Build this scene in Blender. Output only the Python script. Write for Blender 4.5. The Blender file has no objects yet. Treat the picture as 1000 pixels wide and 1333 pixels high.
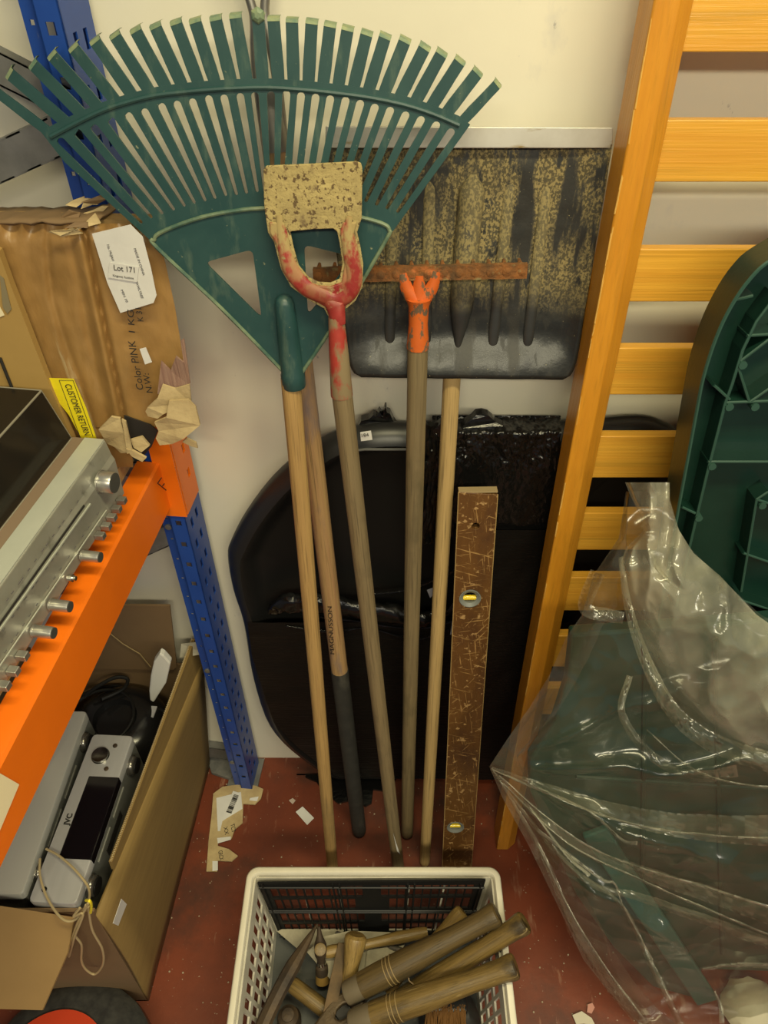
import bpy, bmesh, math, random
from mathutils import Vector, Matrix, noise
from mathutils.geometry import tessellate_polygon

random.seed(7)
scene = bpy.context.scene
col = scene.collection
R = math.radians
# ------------------------------------------------------------------ camera
CAM = Vector((0.0, -0.986, 1.75)); PITCH = 42.0; F = 950.0
cd = bpy.data.cameras.new('camera'); cam = bpy.data.objects.new('camera', cd); col.objects.link(cam)
cam.location = CAM; cam.rotation_euler = (R(90 - PITCH), 0, 0)
cd.sensor_fit = 'VERTICAL'; cd.sensor_height = 36.0; cd.lens = F / 1333.0 * 36.0
cd.clip_start = 0.01
scene.camera = cam
# ------------------------------------------------------------------ world, lamps, exposure
w = bpy.data.worlds.new('world'); scene.world = w; w.use_nodes = True
w.node_tree.nodes['Background'].inputs[0].default_value = (0.78, 0.80, 0.92, 1)
w.node_tree.nodes['Background'].inputs[1].default_value = 0.17
def area_lamp(name, loc, size, energy, color, rot=(0, 0, 0)):
    l = bpy.data.lights.new(name, 'AREA'); l.shape = 'RECTANGLE'; l.size, l.size_y = size
    l.energy = energy; l.color = color
    o = bpy.data.objects.new(name, l); col.objects.link(o); o.location = loc; o.rotation_euler = rot
area_lamp('ceiling_tube_light', (0.25, -2.15, 2.45), (1.5, 0.3), 56, (1.0, 0.91, 0.62))
area_lamp('ceiling_tube_light', (0.35, -0.80, 2.60), (1.2, 0.16), 27, (1.0, 0.89, 0.52))
area_lamp('ceiling_tube_light', (2.0, -2.6, 2.70), (1.5, 0.3), 30, (1.0, 0.93, 0.78))
scene.view_settings.view_transform = 'Standard'; scene.view_settings.look = 'None'
scene.view_settings.exposure = 0.0; scene.view_settings.gamma = 1.0
scene.view_settings.use_curve_mapping = False

# ------------------------------------------------------------------ pixel -> place helpers
_fw = Vector((0, math.cos(R(PITCH)), -math.sin(R(PITCH)))); _up = Vector((0, math.sin(R(PITCH)), math.cos(R(PITCH))))
def ray(px, py):
    return Vector((1, 0, 0)) * ((px - 500) / F) + _up * ((666.5 - py) / F) + _fw
def at(px, py, y=None, z=None, x=None):
    d = ray(px, py)
    if y is not None: t = (y - CAM.y) / d.y
    elif z is not None: t = (z - CAM.z) / d.z
    else: t = (x - CAM.x) / d.x
    return CAM + d * t
def onp(px, py, p0, n):
    d = ray(px, py)
    return CAM + d * ((p0 - CAM).dot(n) / d.dot(n))
def lerp(a, b, t): return a + (b - a) * t
def V3(*a): return Vector(a)
class Frame:
    """plane frame: o origin, u right, v along, n towards the viewer"""
    def __init__(s, o, v, hint=(0, -1, 0)):
        s.o = Vector(o); s.v = Vector(v).normalized(); h = Vector(hint)
        s.n = (h - s.v * h.dot(s.v)).normalized(); s.u = s.v.cross(s.n).normalized()
    def p(s, a, b, c=0.0): return s.o + s.u * a + s.v * b + s.n * c
    def uv(s, px, py, off=0.0):
        q = onp(px, py, s.o + s.n * off, s.n) - s.o
        return (q.dot(s.u), q.dot(s.v))
    def px(s, px, py, off=0.0): return onp(px, py, s.o + s.n * off, s.n)

# ------------------------------------------------------------------ materials
MATS = {}
def mat(name, base, rough=0.5, metal=0.0, base2=None, scale=8.0, stretch=(1, 1, 1), ramp=(0.35, 0.65),
        layers=(), bump=0.0, bump_scale=60.0, bump_stretch=None, spec=0.5, coat=0.0, detail=6.0):
    """layers: (colour, scale, stretch, lo, hi, [axis, zlo, zhi], [rough])"""
    if name in MATS: return MATS[name]
    m = bpy.data.materials.new(name); m.use_nodes = True; nt = m.node_tree; N = nt.nodes; L = nt.links
    b = N['Principled BSDF']; b.inputs['Roughness'].default_value = rough; b.inputs['Metallic'].default_value = metal
    b.inputs['Specular IOR Level'].default_value = spec
    if coat: b.inputs['Coat Weight'].default_value = coat; b.inputs['Coat Roughness'].default_value = 0.15
    tc = N.new('ShaderNodeTexCoord')
    def nz(sc, st, det=detail, off=0.0):
        mp = N.new('ShaderNodeMapping'); mp.inputs['Scale'].default_value = st[:3]; mp.inputs['Location'].default_value = (off, off * 1.7, off * .6)
        src = tc.outputs['Object']
        if len(st) > 3:
            m0_ = N.new('ShaderNodeMapping'); m0_.inputs['Rotation'].default_value = (0, R(st[3]), 0); L.new(src, m0_.inputs['Vector']); src = m0_.outputs[0]
        L.new(src, mp.inputs['Vector'])
        t = N.new('ShaderNodeTexNoise'); t.inputs['Scale'].default_value = sc; t.inputs['Detail'].default_value = det
        t.inputs['Roughness'].default_value = 0.6
        L.new(mp.outputs[0], t.inputs['Vector']); return t.outputs['Fac']
    def rng(s, lo, hi):
        r = N.new('ShaderNodeMapRange'); r.inputs[1].default_value = lo; r.inputs[2].default_value = hi
        L.new(s, r.inputs[0]); return r.outputs[0]
    def mixc(f, a, bcol):
        x = N.new('ShaderNodeMix'); x.data_type = 'RGBA'
        L.new(f, x.inputs[0])
        if isinstance(a, tuple): x.inputs[6].default_value = (*a, 1)
        else: L.new(a, x.inputs[6])
        if isinstance(bcol, tuple): x.inputs[7].default_value = (*bcol, 1)
        else: L.new(bcol, x.inputs[7])
        return x.outputs[2]
    c = tuple(base)
    if base2 is not None:
        c = mixc(rng(nz(scale, stretch), *ramp), c, tuple(base2))
    rsock = None
    for i, ly in enumerate(layers):
        f = rng(nz(ly[1], ly[2], off=3.1 * (i + 1)), ly[3], ly[4])
        if len(ly) > 5 and ly[5]:
            ax, lo, hi = ly[5]
            sp = N.new('ShaderNodeSeparateXYZ'); L.new(tc.outputs['Object'], sp.inputs[0])
            g = rng(sp.outputs[ax], lo, hi)
            mm = N.new('ShaderNodeMath'); mm.operation = 'MULTIPLY'; L.new(f, mm.inputs[0]); L.new(g, mm.inputs[1]); f = mm.outputs[0]
        c = mixc(f, c, tuple(ly[0]))
        if len(ly) > 6:
            x = N.new('ShaderNodeMix'); x.data_type = 'FLOAT'; L.new(f, x.inputs[0])
            if rsock is None: x.inputs[2].default_value = rough
            else: L.new(rsock, x.inputs[2])
            x.inputs[3].default_value = ly[6]; rsock = x.outputs[0]
    if isinstance(c, tuple): b.inputs['Base Color'].default_value = (*c, 1)
    else: L.new(c, b.inputs['Base Color'])
    if rsock is not None: L.new(rsock, b.inputs['Roughness'])
    if bump:
        bp = N.new('ShaderNodeBump'); bp.inputs['Strength'].default_value = bump; bp.inputs['Distance'].default_value = 0.004
        L.new(nz(bump_scale, bump_stretch or stretch), bp.inputs['Height']); L.new(bp.outputs[0], b.inputs['Normal'])
    MATS[name] = m; return m

def clear_film(name, haze, tint, gloss=0.10):
    m = bpy.data.materials.new(name); m.use_nodes = True; nt = m.node_tree; N = nt.nodes; L = nt.links
    N.remove(N['Principled BSDF']); out = N['Material Output']
    tr = N.new('ShaderNodeBsdfTransparent'); tr.inputs[0].default_value = (0.93, 0.93, 0.89, 1)
    df = N.new('ShaderNodeBsdfDiffuse'); df.inputs[0].default_value = (*tint, 1)
    tl = N.new('ShaderNodeBsdfTranslucent'); tl.inputs[0].default_value = (*tint, 1)
    gl = N.new('ShaderNodeBsdfGlossy'); gl.inputs['Roughness'].default_value = gloss
    tc = N.new('ShaderNodeTexCoord'); nw = N.new('ShaderNodeTexNoise'); nw.inputs['Scale'].default_value = 6; L.new(tc.outputs['Object'], nw.inputs['Vector'])
    va = N.new('ShaderNodeVectorMath'); va.operation = 'MULTIPLY_ADD'; va.inputs[1].default_value = (.10, .10, .10); L.new(nw.outputs['Color'], va.inputs[0]); L.new(tc.outputs['Object'], va.inputs[2])
    nz = N.new('ShaderNodeTexVoronoi'); nz.inputs['Scale'].default_value = 13; nz.inputs['Randomness'].default_value = 1.0; L.new(va.outputs[0], nz.inputs['Vector'])
    bp = N.new('ShaderNodeBump'); bp.inputs['Strength'].default_value = 0.38; bp.inputs['Distance'].default_value = 0.035; L.new(nz.outputs['Distance'], bp.inputs['Height'])
    L.new(bp.outputs[0], gl.inputs['Normal'])
    n2 = N.new('ShaderNodeTexNoise'); n2.inputs['Scale'].default_value = 9; n2.inputs['Detail'].default_value = 5; L.new(tc.outputs['Object'], n2.inputs['Vector'])
    mr = N.new('ShaderNodeMapRange'); mr.inputs[1].default_value = 0.35; mr.inputs[2].default_value = 0.72; mr.inputs[3].default_value = haze * 0.45; mr.inputs[4].default_value = haze * 1.7
    L.new(n2.outputs['Fac'], mr.inputs[0])
    ms = N.new('ShaderNodeMixShader'); ms.inputs[0].default_value = 0.4; L.new(df.outputs[0], ms.inputs[1]); L.new(tl.outputs[0], ms.inputs[2])
    m1 = N.new('ShaderNodeMixShader'); L.new(mr.outputs[0], m1.inputs[0]); L.new(tr.outputs[0], m1.inputs[1]); L.new(ms.outputs[0], m1.inputs[2])
    fr = N.new('ShaderNodeFresnel'); fr.inputs['IOR'].default_value = 1.55; L.new(bp.outputs[0], fr.inputs['Normal'])
    mu = N.new('ShaderNodeMath'); mu.operation = 'MULTIPLY_ADD'; mu.inputs[1].default_value = 1.0; mu.inputs[2].default_value = 0.02; L.new(fr.outputs[0], mu.inputs[0])
    mn = N.new('ShaderNodeMath'); mn.operation = 'MINIMUM'; mn.inputs[1].default_value = 0.32; L.new(mu.outputs[0], mn.inputs[0])
    m2 = N.new('ShaderNodeMixShader'); L.new(mn.outputs[0], m2.inputs[0]); L.new(m1.outputs[0], m2.inputs[1]); L.new(gl.outputs[0], m2.inputs[2])
    L.new(m2.outputs[0], out.inputs['Surface']); MATS[name] = m; return m

def smoked(name):
    m = bpy.data.materials.new(name); m.use_nodes = True; nt = m.node_tree; N = nt.nodes; L = nt.links
    b = N['Principled BSDF']; b.inputs['Base Color'].default_value = (0.03, 0.026, 0.02, 1); b.inputs['Roughness'].default_value = 0.12
    tr = N.new('ShaderNodeBsdfTransparent'); tr.inputs[0].default_value = (0.55, 0.47, 0.36, 1)
    mx = N.new('ShaderNodeMixShader'); mx.inputs[0].default_value = 0.5
    L.new(tr.outputs[0], mx.inputs[1]); L.new(b.outputs[0], mx.inputs[2]); L.new(mx.outputs[0], N['Material Output'].inputs['Surface'])
    MATS[name] = m; return m

WALL = mat('wall_paint', (0.74, 0.70, 0.58), 0.75, base2=(0.70, 0.66, 0.55), scale=3, bump=0.10, bump_scale=28,
           layers=[((0.55, 0.53, 0.50), 9, (1, 1, .6), 0.60, 0.74), ((0.34, 0.33, 0.32), 38, (1, 1, .5), 0.70, 0.74)])
FLOOR = mat('red_floor_paint', (0.20, 0.040, 0.013), 0.5, base2=(0.13, 0.027, 0.010), scale=5, bump=0.06, bump_scale=90,
            layers=[((0.06, 0.022, 0.013), 4.5, (1, 1, 1), 0.52, 0.68, None, 0.5), ((0.27, 0.12, 0.07), 40, (1, .25, 1), 0.62, 0.72), ((0.45, 0.38, 0.28), 130, (1, 1, 1), 0.69, 0.72)])
GREEN = mat('green_plastic', (0.014, 0.051, 0.052), 0.40, base2=(0.022, 0.066, 0.064), scale=20,
            layers=[((0.07, 0.115, 0.09), 60, (1, 1, .3), 0.56, 0.76), ((0.24, 0.25, 0.15), 160, (1, 1, 1), 0.68, 0.74)])
GREENTIP = mat('lit_green_tip', (0.09, 0.16, 0.11), 0.55, base2=(0.26, 0.29, 0.15), scale=60)  # paler green puts the light caught by the tine hooks into the colour
DGREEN = mat('dark_green_plastic', (0.0045, 0.022, 0.015), 0.30, base2=(0.007, 0.029, 0.020), scale=10, bump=0.05, bump_scale=200)
DGREENEDGE = mat('dark_green_rib', (0.026, 0.068, 0.05), 0.35)
def wood(name, a, b, layers=(), rough=0.6, ax=2, sc=9.0, g=.40):
    st = [14, 14, 14]; st[ax] = 0.5
    gst = [38, 38, 38]; gst[ax] = .8
    return mat(name, a, rough, base2=b, scale=sc, stretch=tuple(st), ramp=(.3, .7), bump=0.22, bump_scale=sc * 2, bump_stretch=tuple(gst),
               layers=[(tuple(c * g for c in a), sc * 1.3, tuple(gst), 0.52, 0.70)] + list(layers))
W_RAKE = wood('ash_handle', (0.44, 0.28, 0.10), (0.33, 0.20, 0.072), layers=[((0.15, .11, .05), 12, (1, 1, .5), .52, .75, (2, .75, -.1))])  # masked layer darkens towards the floor, fading light put into the colour
W_MAG = wood('pale_handle', (0.45, 0.29, 0.12), (0.36, 0.20, 0.10), layers=[((0.22, .16, .14), 9, (3, 3, .6), .55, .68)])
W_GREY = wood('weathered_handle', (0.225, 0.165, 0.082), (0.155, 0.115, 0.058), layers=[((0.10, .075, .04), 14, (1, 1, .4), .56, .72)])
W_DARK = wood('dark_weathered_handle', (0.225, 0.17, 0.085), (0.15, 0.11, 0.055), layers=[((0.09, .07, .035), 14, (1, 1, .4), .52, .70)])
W_SHOV = wood('golden_handle', (0.46, 0.32, 0.135), (0.38, 0.255, 0.10), layers=[((0.24, .17, .08), 8, (1, 1, .6), .58, .75)])
W_TOOL = wood('worn_tool_handle', (0.215, 0.14, 0.042), (0.12, 0.076, 0.022), layers=[((0.05, .035, .016), 26, (1, 1, .4), .47, .64), ((.40, .30, .13), 60, (1, 1, .15), .60, .70)], rough=.36)
W_TOOLP = wood('pale_tool_handle', (0.33, 0.22, 0.07), (0.20, 0.125, 0.036), layers=[((0.08, .055, .022), 26, (1, 1, .5), .50, .66)], rough=.38)
W_TOOLD = wood('dark_tool_handle', (0.13, 0.086, 0.03), (0.075, 0.05, 0.019), layers=[((0.05, .038, .02), 20, (1, 1, .5), .5, .7)], rough=.4)
PINE = wood('lacquered_pine', (0.62, 0.27, 0.022), (0.50, 0.20, 0.015), layers=[((0.25, .10, .02), 5, (2, 2, .7), .70, .76)], rough=.28, ax=2, sc=3.5, g=.75)
PINES = wood('lacquered_pine_slat', (0.70, 0.37, 0.045), (0.60, 0.28, 0.03), rough=.3, ax=0, sc=3.5, g=.75)
LEVELW = mat('scratched_brown_varnish', (0.125, 0.056, 0.014), 0.38, base2=(0.085, 0.037, 0.009), scale=12, stretch=(3, 3, .5),
             layers=[((.055, .024, .010), 9, (1, 1, .5), .52, .68), ((0.30, .17, .06), 22, (14, 1, .9, 8), .61, .655), ((0.34, .20, .075), 20, (14, 1, .9, -35), .635, .675), ((0.34, .20, .07), 20, (14, 1, .8, 72), .63, .67), ((0.34, .20, .07), 20, (14, 1, .8, 100), .64, .675), ((0.36, .22, .09), 70, (1, 1, 1.2), .61, .65)], bump=.1)
TANMUD = mat('dried_mud', (0.42, 0.33, 0.135), 0.85, base2=(0.31, 0.24, 0.10), scale=30, bump=.6, bump_scale=120,
             layers=[((0.11, .07, .03), 190, (1, 1, 1), .55, .60), ((.16, .11, .055), 60, (1, 1, .6), .60, .68)])
REDP = mat('worn_red_paint', (0.20, 0.010, 0.010), 0.40, base2=(0.34, 0.045, 0.035), scale=24,
           layers=[((0.30, .22, .10), 50, (1, 1, 1), .60, .66, None, .8), ((0.36, .27, .11), 70, (1, 1, .6), .38, .52, (2, 1.345, 1.425), .85)])
REDSOCK = mat('chipped_red_socket', (0.36, 0.040, 0.026), 0.5, base2=(0.28, 0.03, 0.022), scale=30,
              layers=[((0.22, .165, .085), 34, (1, 1, .5), .41, .50, None, .85)])
ORANGEP = mat('orange_chipped_paint', (0.62, 0.13, 0.018), 0.5, base2=(0.52, 0.10, 0.015), scale=30,
              layers=[((0.14, .09, .05), 75, (1, 1, .7), .53, .58, None, .85)])
RUST = mat('orange_rust', (0.25, 0.09, 0.018), 0.85, base2=(0.09, 0.045, 0.016), scale=55, bump=.7, bump_scale=130,
           layers=[((0.42, .12, .03), 35, (1, 1, 1), .58, .68), ((.24, .19, .08), 50, (1, 1, 1), .58, .68)])
SHOVEL = mat('dirty_black_plastic', (0.013, 0.014, 0.014), 0.34, base2=(0.020, 0.021, 0.020), scale=20, bump=.08, bump_scale=200,
             layers=[((0.075, .062, .034), 30, (1, 1, .8), .30, .48, (2, 1.275, 1.325), .9), ((0.25, .195, .085), 330, (1, 1, .8), .47, .55, (2, 1.285, 1.34), .9), ((0.020, .019, .016), 8, (5, 1, .7), .50, .60, None, .5), ((0.016, .016, .014), 22, (3, 1, 1.2), .57, .64, None, .5), ((.26, .23, .12), 300, (1, 1, 1), .68, .72)])
RIBP = mat('black_plastic_rib', (0.022, 0.023, 0.024), 0.38, base2=(0.035, 0.035, 0.034), scale=20,
           layers=[((0.12, .10, .055), 30, (1, 1, .5), .25, .45, (2, 1.29, 1.335), .9), ((0.25, .20, .09), 300, (1, 1, .7), .46, .56, (2, 1.295, 1.345), .9)])
ALU = mat('dirty_aluminium', (0.52, 0.50, 0.46), 0.45, 0.55, base2=(0.42, .39, .34), scale=15,
          layers=[((0.30, .22, .10), 40, (.4, 1, 2), .60, .72)])
BLACKF = mat('black_stretch_film', (0.005, 0.005, 0.005), 0.14, bump=.8, bump_scale=34)
BLACKT = mat('taut_black_film', (0.0055, 0.005, 0.0045), 0.42, bump=.4, bump_scale=16, bump_stretch=(1, 1, 9), spec=.25)
BLACKM = mat('matt_black_plastic', (0.009, 0.009, 0.009), 0.42, spec=.35)
RUBBER = mat('black_rubber_grip', (0.022, 0.022, 0.020), 0.7, base2=(0.033, .032, .028), scale=40,
             layers=[((0.08, .075, .06), 25, (1, 1, .3), .60, .75)])
STEEL = mat('dull_grey_steel', (0.30, 0.28, 0.25), 0.42, 0.75, base2=(0.20, .19, .17), scale=25)
GALV = mat('galvanised_steel', (0.26, 0.26, 0.25), 0.5, 0.6, base2=(0.18, .18, .17), scale=18)
DSTEEL = mat('dark_rusty_steel', (0.060, 0.042, 0.028), 0.6, 0.45, base2=(0.10, .065, .035), scale=25, bump=.3, bump_scale=90,
             layers=[((0.03, .024, .02), 10, (1, 1, 1), .5, .7)])
CHROME = mat('bright_chrome', (0.75, 0.74, 0.70), 0.14, 1.0)
BLUE = mat('blue_rack_paint', (0.010, 0.050, 0.27), 0.36, base2=(0.014, 0.062, 0.31), scale=10, layers=[((0.10, .13, .24), 60, (1, 1, .4), .68, .76)])
ORANGE = mat('orange_rack_paint', (0.80, 0.165, 0.005), 0.40, base2=(0.74, 0.15, 0.005), scale=8, bump=.05, bump_scale=150)
CHIP = mat('chipboard', (0.42, 0.29, 0.12), 0.8, base2=(0.30, .20, .085), scale=90, bump=.3, bump_scale=200)
CARD = mat('brown_cardboard', (0.33, 0.205, 0.075), 0.72, base2=(0.27, 0.165, 0.058), scale=4, bump=.08, bump_scale=30, bump_stretch=(1, 1, .2))
CARDW = mat('taped_worn_cardboard', (0.34, 0.195, 0.065), 0.38, base2=(0.25, 0.14, 0.045), scale=7, stretch=(2, 1, .6), bump=.5, bump_scale=14, bump_stretch=(2, 1, .7),
            layers=[((0.46, .36, .20), 10, (1.5, 1, .15), .66, .70), ((.42, .33, .19), 8, (.4, 1, 3), .68, .72)])
CARDD = mat('olive_cardboard', (0.255, 0.165, 0.050), 0.75, base2=(0.22, 0.14, 0.042), scale=14, stretch=(1, 1, 6), bump=.06, bump_scale=60)
CARDB = mat('dull_brown_cardboard', (0.20, 0.125, 0.06), 0.75, base2=(0.17, .105, .05), scale=5)
CARDE = mat('torn_cardboard', (0.50, 0.385, 0.20), 0.85, base2=(0.38, .28, .14), scale=30, bump=.5, bump_scale=50)
CARDT = mat('torn_inner_liner', (0.33, 0.205, 0.15), 0.85, base2=(0.22, .12, .09), scale=18, stretch=(9, 1, .4), bump=.6, bump_scale=40, bump_stretch=(9, 1, .4))
PAPER = mat('white_paper', (0.70, 0.69, 0.66), 0.6, base2=(0.60, .59, .57), scale=9, bump=.25, bump_scale=20)
CREAM = mat('cream_paper', (0.78, 0.68, 0.44), 0.6)
YELLOW = mat('yellow_tape', (0.82, 0.68, 0.02), 0.35)
INK = mat('black_ink', (0.02, 0.018, 0.016), 0.6)
INKG = mat('grey_ink', (0.13, 0.125, 0.12), 0.6)
SILVER = mat('silver_panel', (0.44, 0.44, 0.38), 0.40, 0.55, base2=(0.36, .36, .30), scale=12, layers=[((0.24, .24, .20), 25, (1, 1, 1), .60, .70)])
SILVERL = mat('pale_silver_top', (0.56, 0.58, 0.50), 0.42, 0.35, base2=(0.50, .52, .45), scale=10)
BRUSHED = mat('brushed_aluminium', (0.62, 0.62, 0.62), 0.30, 0.40, base2=(0.54, .54, .54), scale=30, stretch=(1, .06, 1))
DUST = mat('dusty_brown_strip', (0.20, 0.14, 0.09), 0.7)
DISPLAY = mat('black_glass', (0.005, 0.004, 0.006), 0.07)
WHITEP = mat('ivory_plastic', (0.80, 0.75, 0.60), 0.42, base2=(0.74, .69, .54), scale=18, layers=[((0.36, .30, .20), 45, (1, 1, 1), .66, .74)])
WHITEI = mat('grubby_white_plastic', (0.60, 0.57, 0.47), 0.5, base2=(0.48, .45, .36), scale=22)
GREYB = mat('grey_plastic_base', (0.085, 0.09, 0.082), 0.5, base2=(0.06, .065, .06), scale=15, layers=[((0.17, .16, .12), 30, (1, 1, 1), .60, .72)])
PLASTER = mat('plaster_crusted_steel', (0.42, 0.38, 0.27), 0.7, base2=(0.30, .27, .19), scale=30, bump=.3, bump_scale=80)
BRISTLE = mat('brown_bristle', (0.16, 0.075, 0.02), 0.6)
REDORANGE = mat('red_orange_plastic', (0.50, 0.045, 0.012), 0.4)
WIRE = mat('champagne_cable', (0.46, 0.36, 0.19), 0.28)
WHITEFOAM = mat('white_moulding', (0.66, 0.65, 0.60), 0.5)
VIALY = mat('yellow_vial', (0.75, 0.55, 0.03), 0.15)
RING = mat('grey_vial_ring', (0.16, 0.17, 0.155), 0.45)
DEBRIS = mat('pale_floor_crumbs', (0.45, 0.38, 0.27), 0.9, base2=(.30, .22, .14), scale=60)
FILMA = clear_film('clear_film', 0.042, (0.80, 0.78, 0.58), .20)
FILMD = clear_film('creased_clear_film', 0.28, (0.90, 0.88, 0.68), .2)
FILMB = clear_film('cloudy_clear_film', 0.25, (0.86, 0.83, 0.62), .18)
FILMC = clear_film('folded_clear_film', 0.10, (0.86, 0.83, 0.60), .18)
SMOKE = smoked('smoked_acrylic')

# ------------------------------------------------------------------ mesh builder
class MB:
    def __init__(s): s.v = []; s.f = []
    def add(s, vs, fs):
        k = len(s.v); s.v += [Vector(a) for a in vs]; s.f += [tuple(i + k for i in f) for f in fs]; return s
    def box(s, c, size, M=None):
        c = Vector(c); h = Vector(size) / 2; vs = []
        for sx in (-1, 1):
            for sy in (-1, 1):
                for sz in (-1, 1):
                    p = Vector((sx * h.x, sy * h.y, sz * h.z)); vs.append((M @ p if M else p) + c)
        return s.add(vs, [(0, 1, 3, 2), (4, 6, 7, 5), (0, 4, 5, 1), (2, 3, 7, 6), (0, 2, 6, 4), (1, 5, 7, 3)])
    def slab(s, fr, a0, a1, b0, b1, c0, c1):
        vs = [fr.p(a, b, c) for a in (a0, a1) for b in (b0, b1) for c in (c0, c1)]
        return s.add(vs, [(0, 1, 3, 2), (4, 6, 7, 5), (0, 4, 5, 1), (2, 3, 7, 6), (0, 2, 6, 4), (1, 5, 7, 3)])
    def hexa(s, q0, q1):
        """two matching quads"""
        return s.add(list(q0) + list(q1), [(3, 2, 1, 0), (4, 5, 6, 7), (0, 1, 5, 4), (1, 2, 6, 5), (2, 3, 7, 6), (3, 0, 4, 7)])
    def tube(s, pts, rad, seg=8, caps=True, flat=1.0, nrm=None):
        pts = [Vector(p) for p in pts]; n = len(pts)
        if not hasattr(rad, '__len__'): rad = [rad] * n
        k = len(s.v); ref = None
        for i, p in enumerate(pts):
            d = (pts[min(i + 1, n - 1)] - pts[max(i - 1, 0)])
            d = d.normalized() if d.length > 1e-9 else Vector((0, 0, 1))
            if nrm is not None: a = Vector(nrm)
            elif ref is None: a = Vector((0, 0, 1)) if abs(d.z) < .9 else Vector((0, 1, 0))
            else: a = ref
            a = (a - d * a.dot(d)).normalized(); ref = a; b = d.cross(a)
            for j in range(seg):
                t = 2 * math.pi * j / seg
                s.v.append(p + a * (math.cos(t) * rad[i] * flat) + b * (math.sin(t) * rad[i]))
        for i in range(n - 1):
            for j in range(seg):
                j2 = (j + 1) % seg
                s.f.append((k + i * seg + j, k + i * seg + j2, k + (i + 1) * seg + j2, k + (i + 1) * seg + j))
        if caps:
            s.f.append(tuple(k + j for j in range(seg))[::-1]); s.f.append(tuple(k + (n - 1) * seg + j for j in range(seg)))
        return s
    def lathe(s, o, axis, prof, seg=24):
        """prof: (distance along axis, radius)"""
        o = Vector(o); ax = Vector(axis).normalized()
        return s.tube([o + ax * max(h, 0) + ax * min(h, 0) for h, r in prof], [r for h, r in prof], seg) if False else s._lathe(o, ax, prof, seg)
    def _lathe(s, o, ax, prof, seg):
        a = Vector((0, 0, 1)) if abs(ax.z) < .9 else Vector((0, 1, 0)); a = (a - ax * a.dot(ax)).normalized(); b = ax.cross(a); k = len(s.v)
        for h, r in prof:
            for j in range(seg):
                t = 2 * math.pi * j / seg; s.v.append(o + ax * h + a * (math.cos(t) * r) + b * (math.sin(t) * r))
        n = len(prof)
        for i in range(n - 1):
            for j in range(seg):
                j2 = (j + 1) % seg; s.f.append((k + i * seg + j, k + i * seg + j2, k + (i + 1) * seg + j2, k + (i + 1) * seg + j))
        s.f.append(tuple(k + j for j in range(seg))[::-1]); s.f.append(tuple(k + (n - 1) * seg + j for j in range(seg)))
        return s
    def plate(s, fr, outer, holes=(), c0=0.0, c1=0.004):
        loops = [list(outer)] + [list(h) for h in holes]
        tri = tessellate_polygon([[Vector((a * 200, b * 200, 0)) for a, b in lp] for lp in loops])
        flat = [p for lp in loops for p in lp]; n = len(flat); k = len(s.v)
        for c in (c0, c1):
            for a, b in flat: s.v.append(fr.p(a, b, c))
        for t in tri:
            A, B, C = (Vector(flat[i]) for i in t)
            t = tuple(t) if (B - A).cross(C - A) > 0 else tuple(t)[::-1]
            s.f.append(tuple(k + n + i for i in t)); s.f.append(tuple(k + i for i in t[::-1]))
        st = 0
        for li, lp in enumerate(loops):
            m = len(lp)
            ar = sum(lp[i][0] * lp[(i + 1) % m][1] - lp[(i + 1) % m][0] * lp[i][1] for i in range(m))
            ccw = (ar > 0) == (li == 0)
            for i in range(m):
                a = k + st + i; b = k + st + (i + 1) % m
                s.f.append((a, b, b + n, a + n) if ccw else (b, a, a + n, b + n))
            st += m
        return s
    def perforated(s, mp, holes, c0, c1, a0=0.0, a1=1.0, b0=0.0, b1=1.0):
        """plate over [a0,a1]x[b0,b1] with rectangular openings; mp(a, b, c) gives the point"""
        A = sorted({a0, a1} | {round(h[0], 6) for h in holes} | {round(h[1], 6) for h in holes}); B = sorted({b0, b1} | {round(h[2], 6) for h in holes} | {round(h[3], 6) for h in holes})
        na, nb = len(A), len(B); k = len(s.v)
        for c in (c0, c1):
            for b in B:
                for a in A: s.v.append(Vector(mp(a, b, c)))
        lay = na * nb; full = {}
        for j in range(nb - 1):
            for i in range(na - 1):
                x, y = (A[i] + A[i + 1]) / 2, (B[j] + B[j + 1]) / 2
                full[i, j] = not any(h[0] < x < h[1] and h[2] < y < h[3] for h in holes)
        for (i, j), f in full.items():
            if not f: continue
            p = [k + j * na + i, k + j * na + i + 1, k + (j + 1) * na + i + 1, k + (j + 1) * na + i]
            s.f.append(tuple(q + lay for q in p)); s.f.append(tuple(p[::-1]))
            for (di, dj), (m, n) in (((0, -1), (0, 1)), ((1, 0), (1, 2)), ((0, 1), (2, 3)), ((-1, 0), (3, 0))):
                if not full.get((i + di, j + dj), False): s.f.append((p[m], p[n], p[n] + lay, p[m] + lay))
        return s
    def loft(s, rings, cap0=True, cap1=True):
        k = len(s.v); m = len(rings[0])
        for r in rings: s.v += [Vector(p) for p in r]
        for i in range(len(rings) - 1):
            for j in range(m):
                j2 = (j + 1) % m; s.f.append((k + i * m + j, k + i * m + j2, k + (i + 1) * m + j2, k + (i + 1) * m + j))
        if cap0: s.f.append(tuple(k + j for j in range(m))[::-1])
        if cap1: s.f.append(tuple(k + (len(rings) - 1) * m + j for j in range(m)))
        return s
    def grid(s, fn, nu, nv):
        k = len(s.v)
        for j in range(nv + 1):
            for i in range(nu + 1): s.v.append(Vector(fn(i / nu, j / nv)))
        for j in range(nv):
            for i in range(nu):
                a = k + j * (nu + 1) + i; s.f.append((a, a + 1, a + nu + 2, a + nu + 1))
        return s
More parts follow.
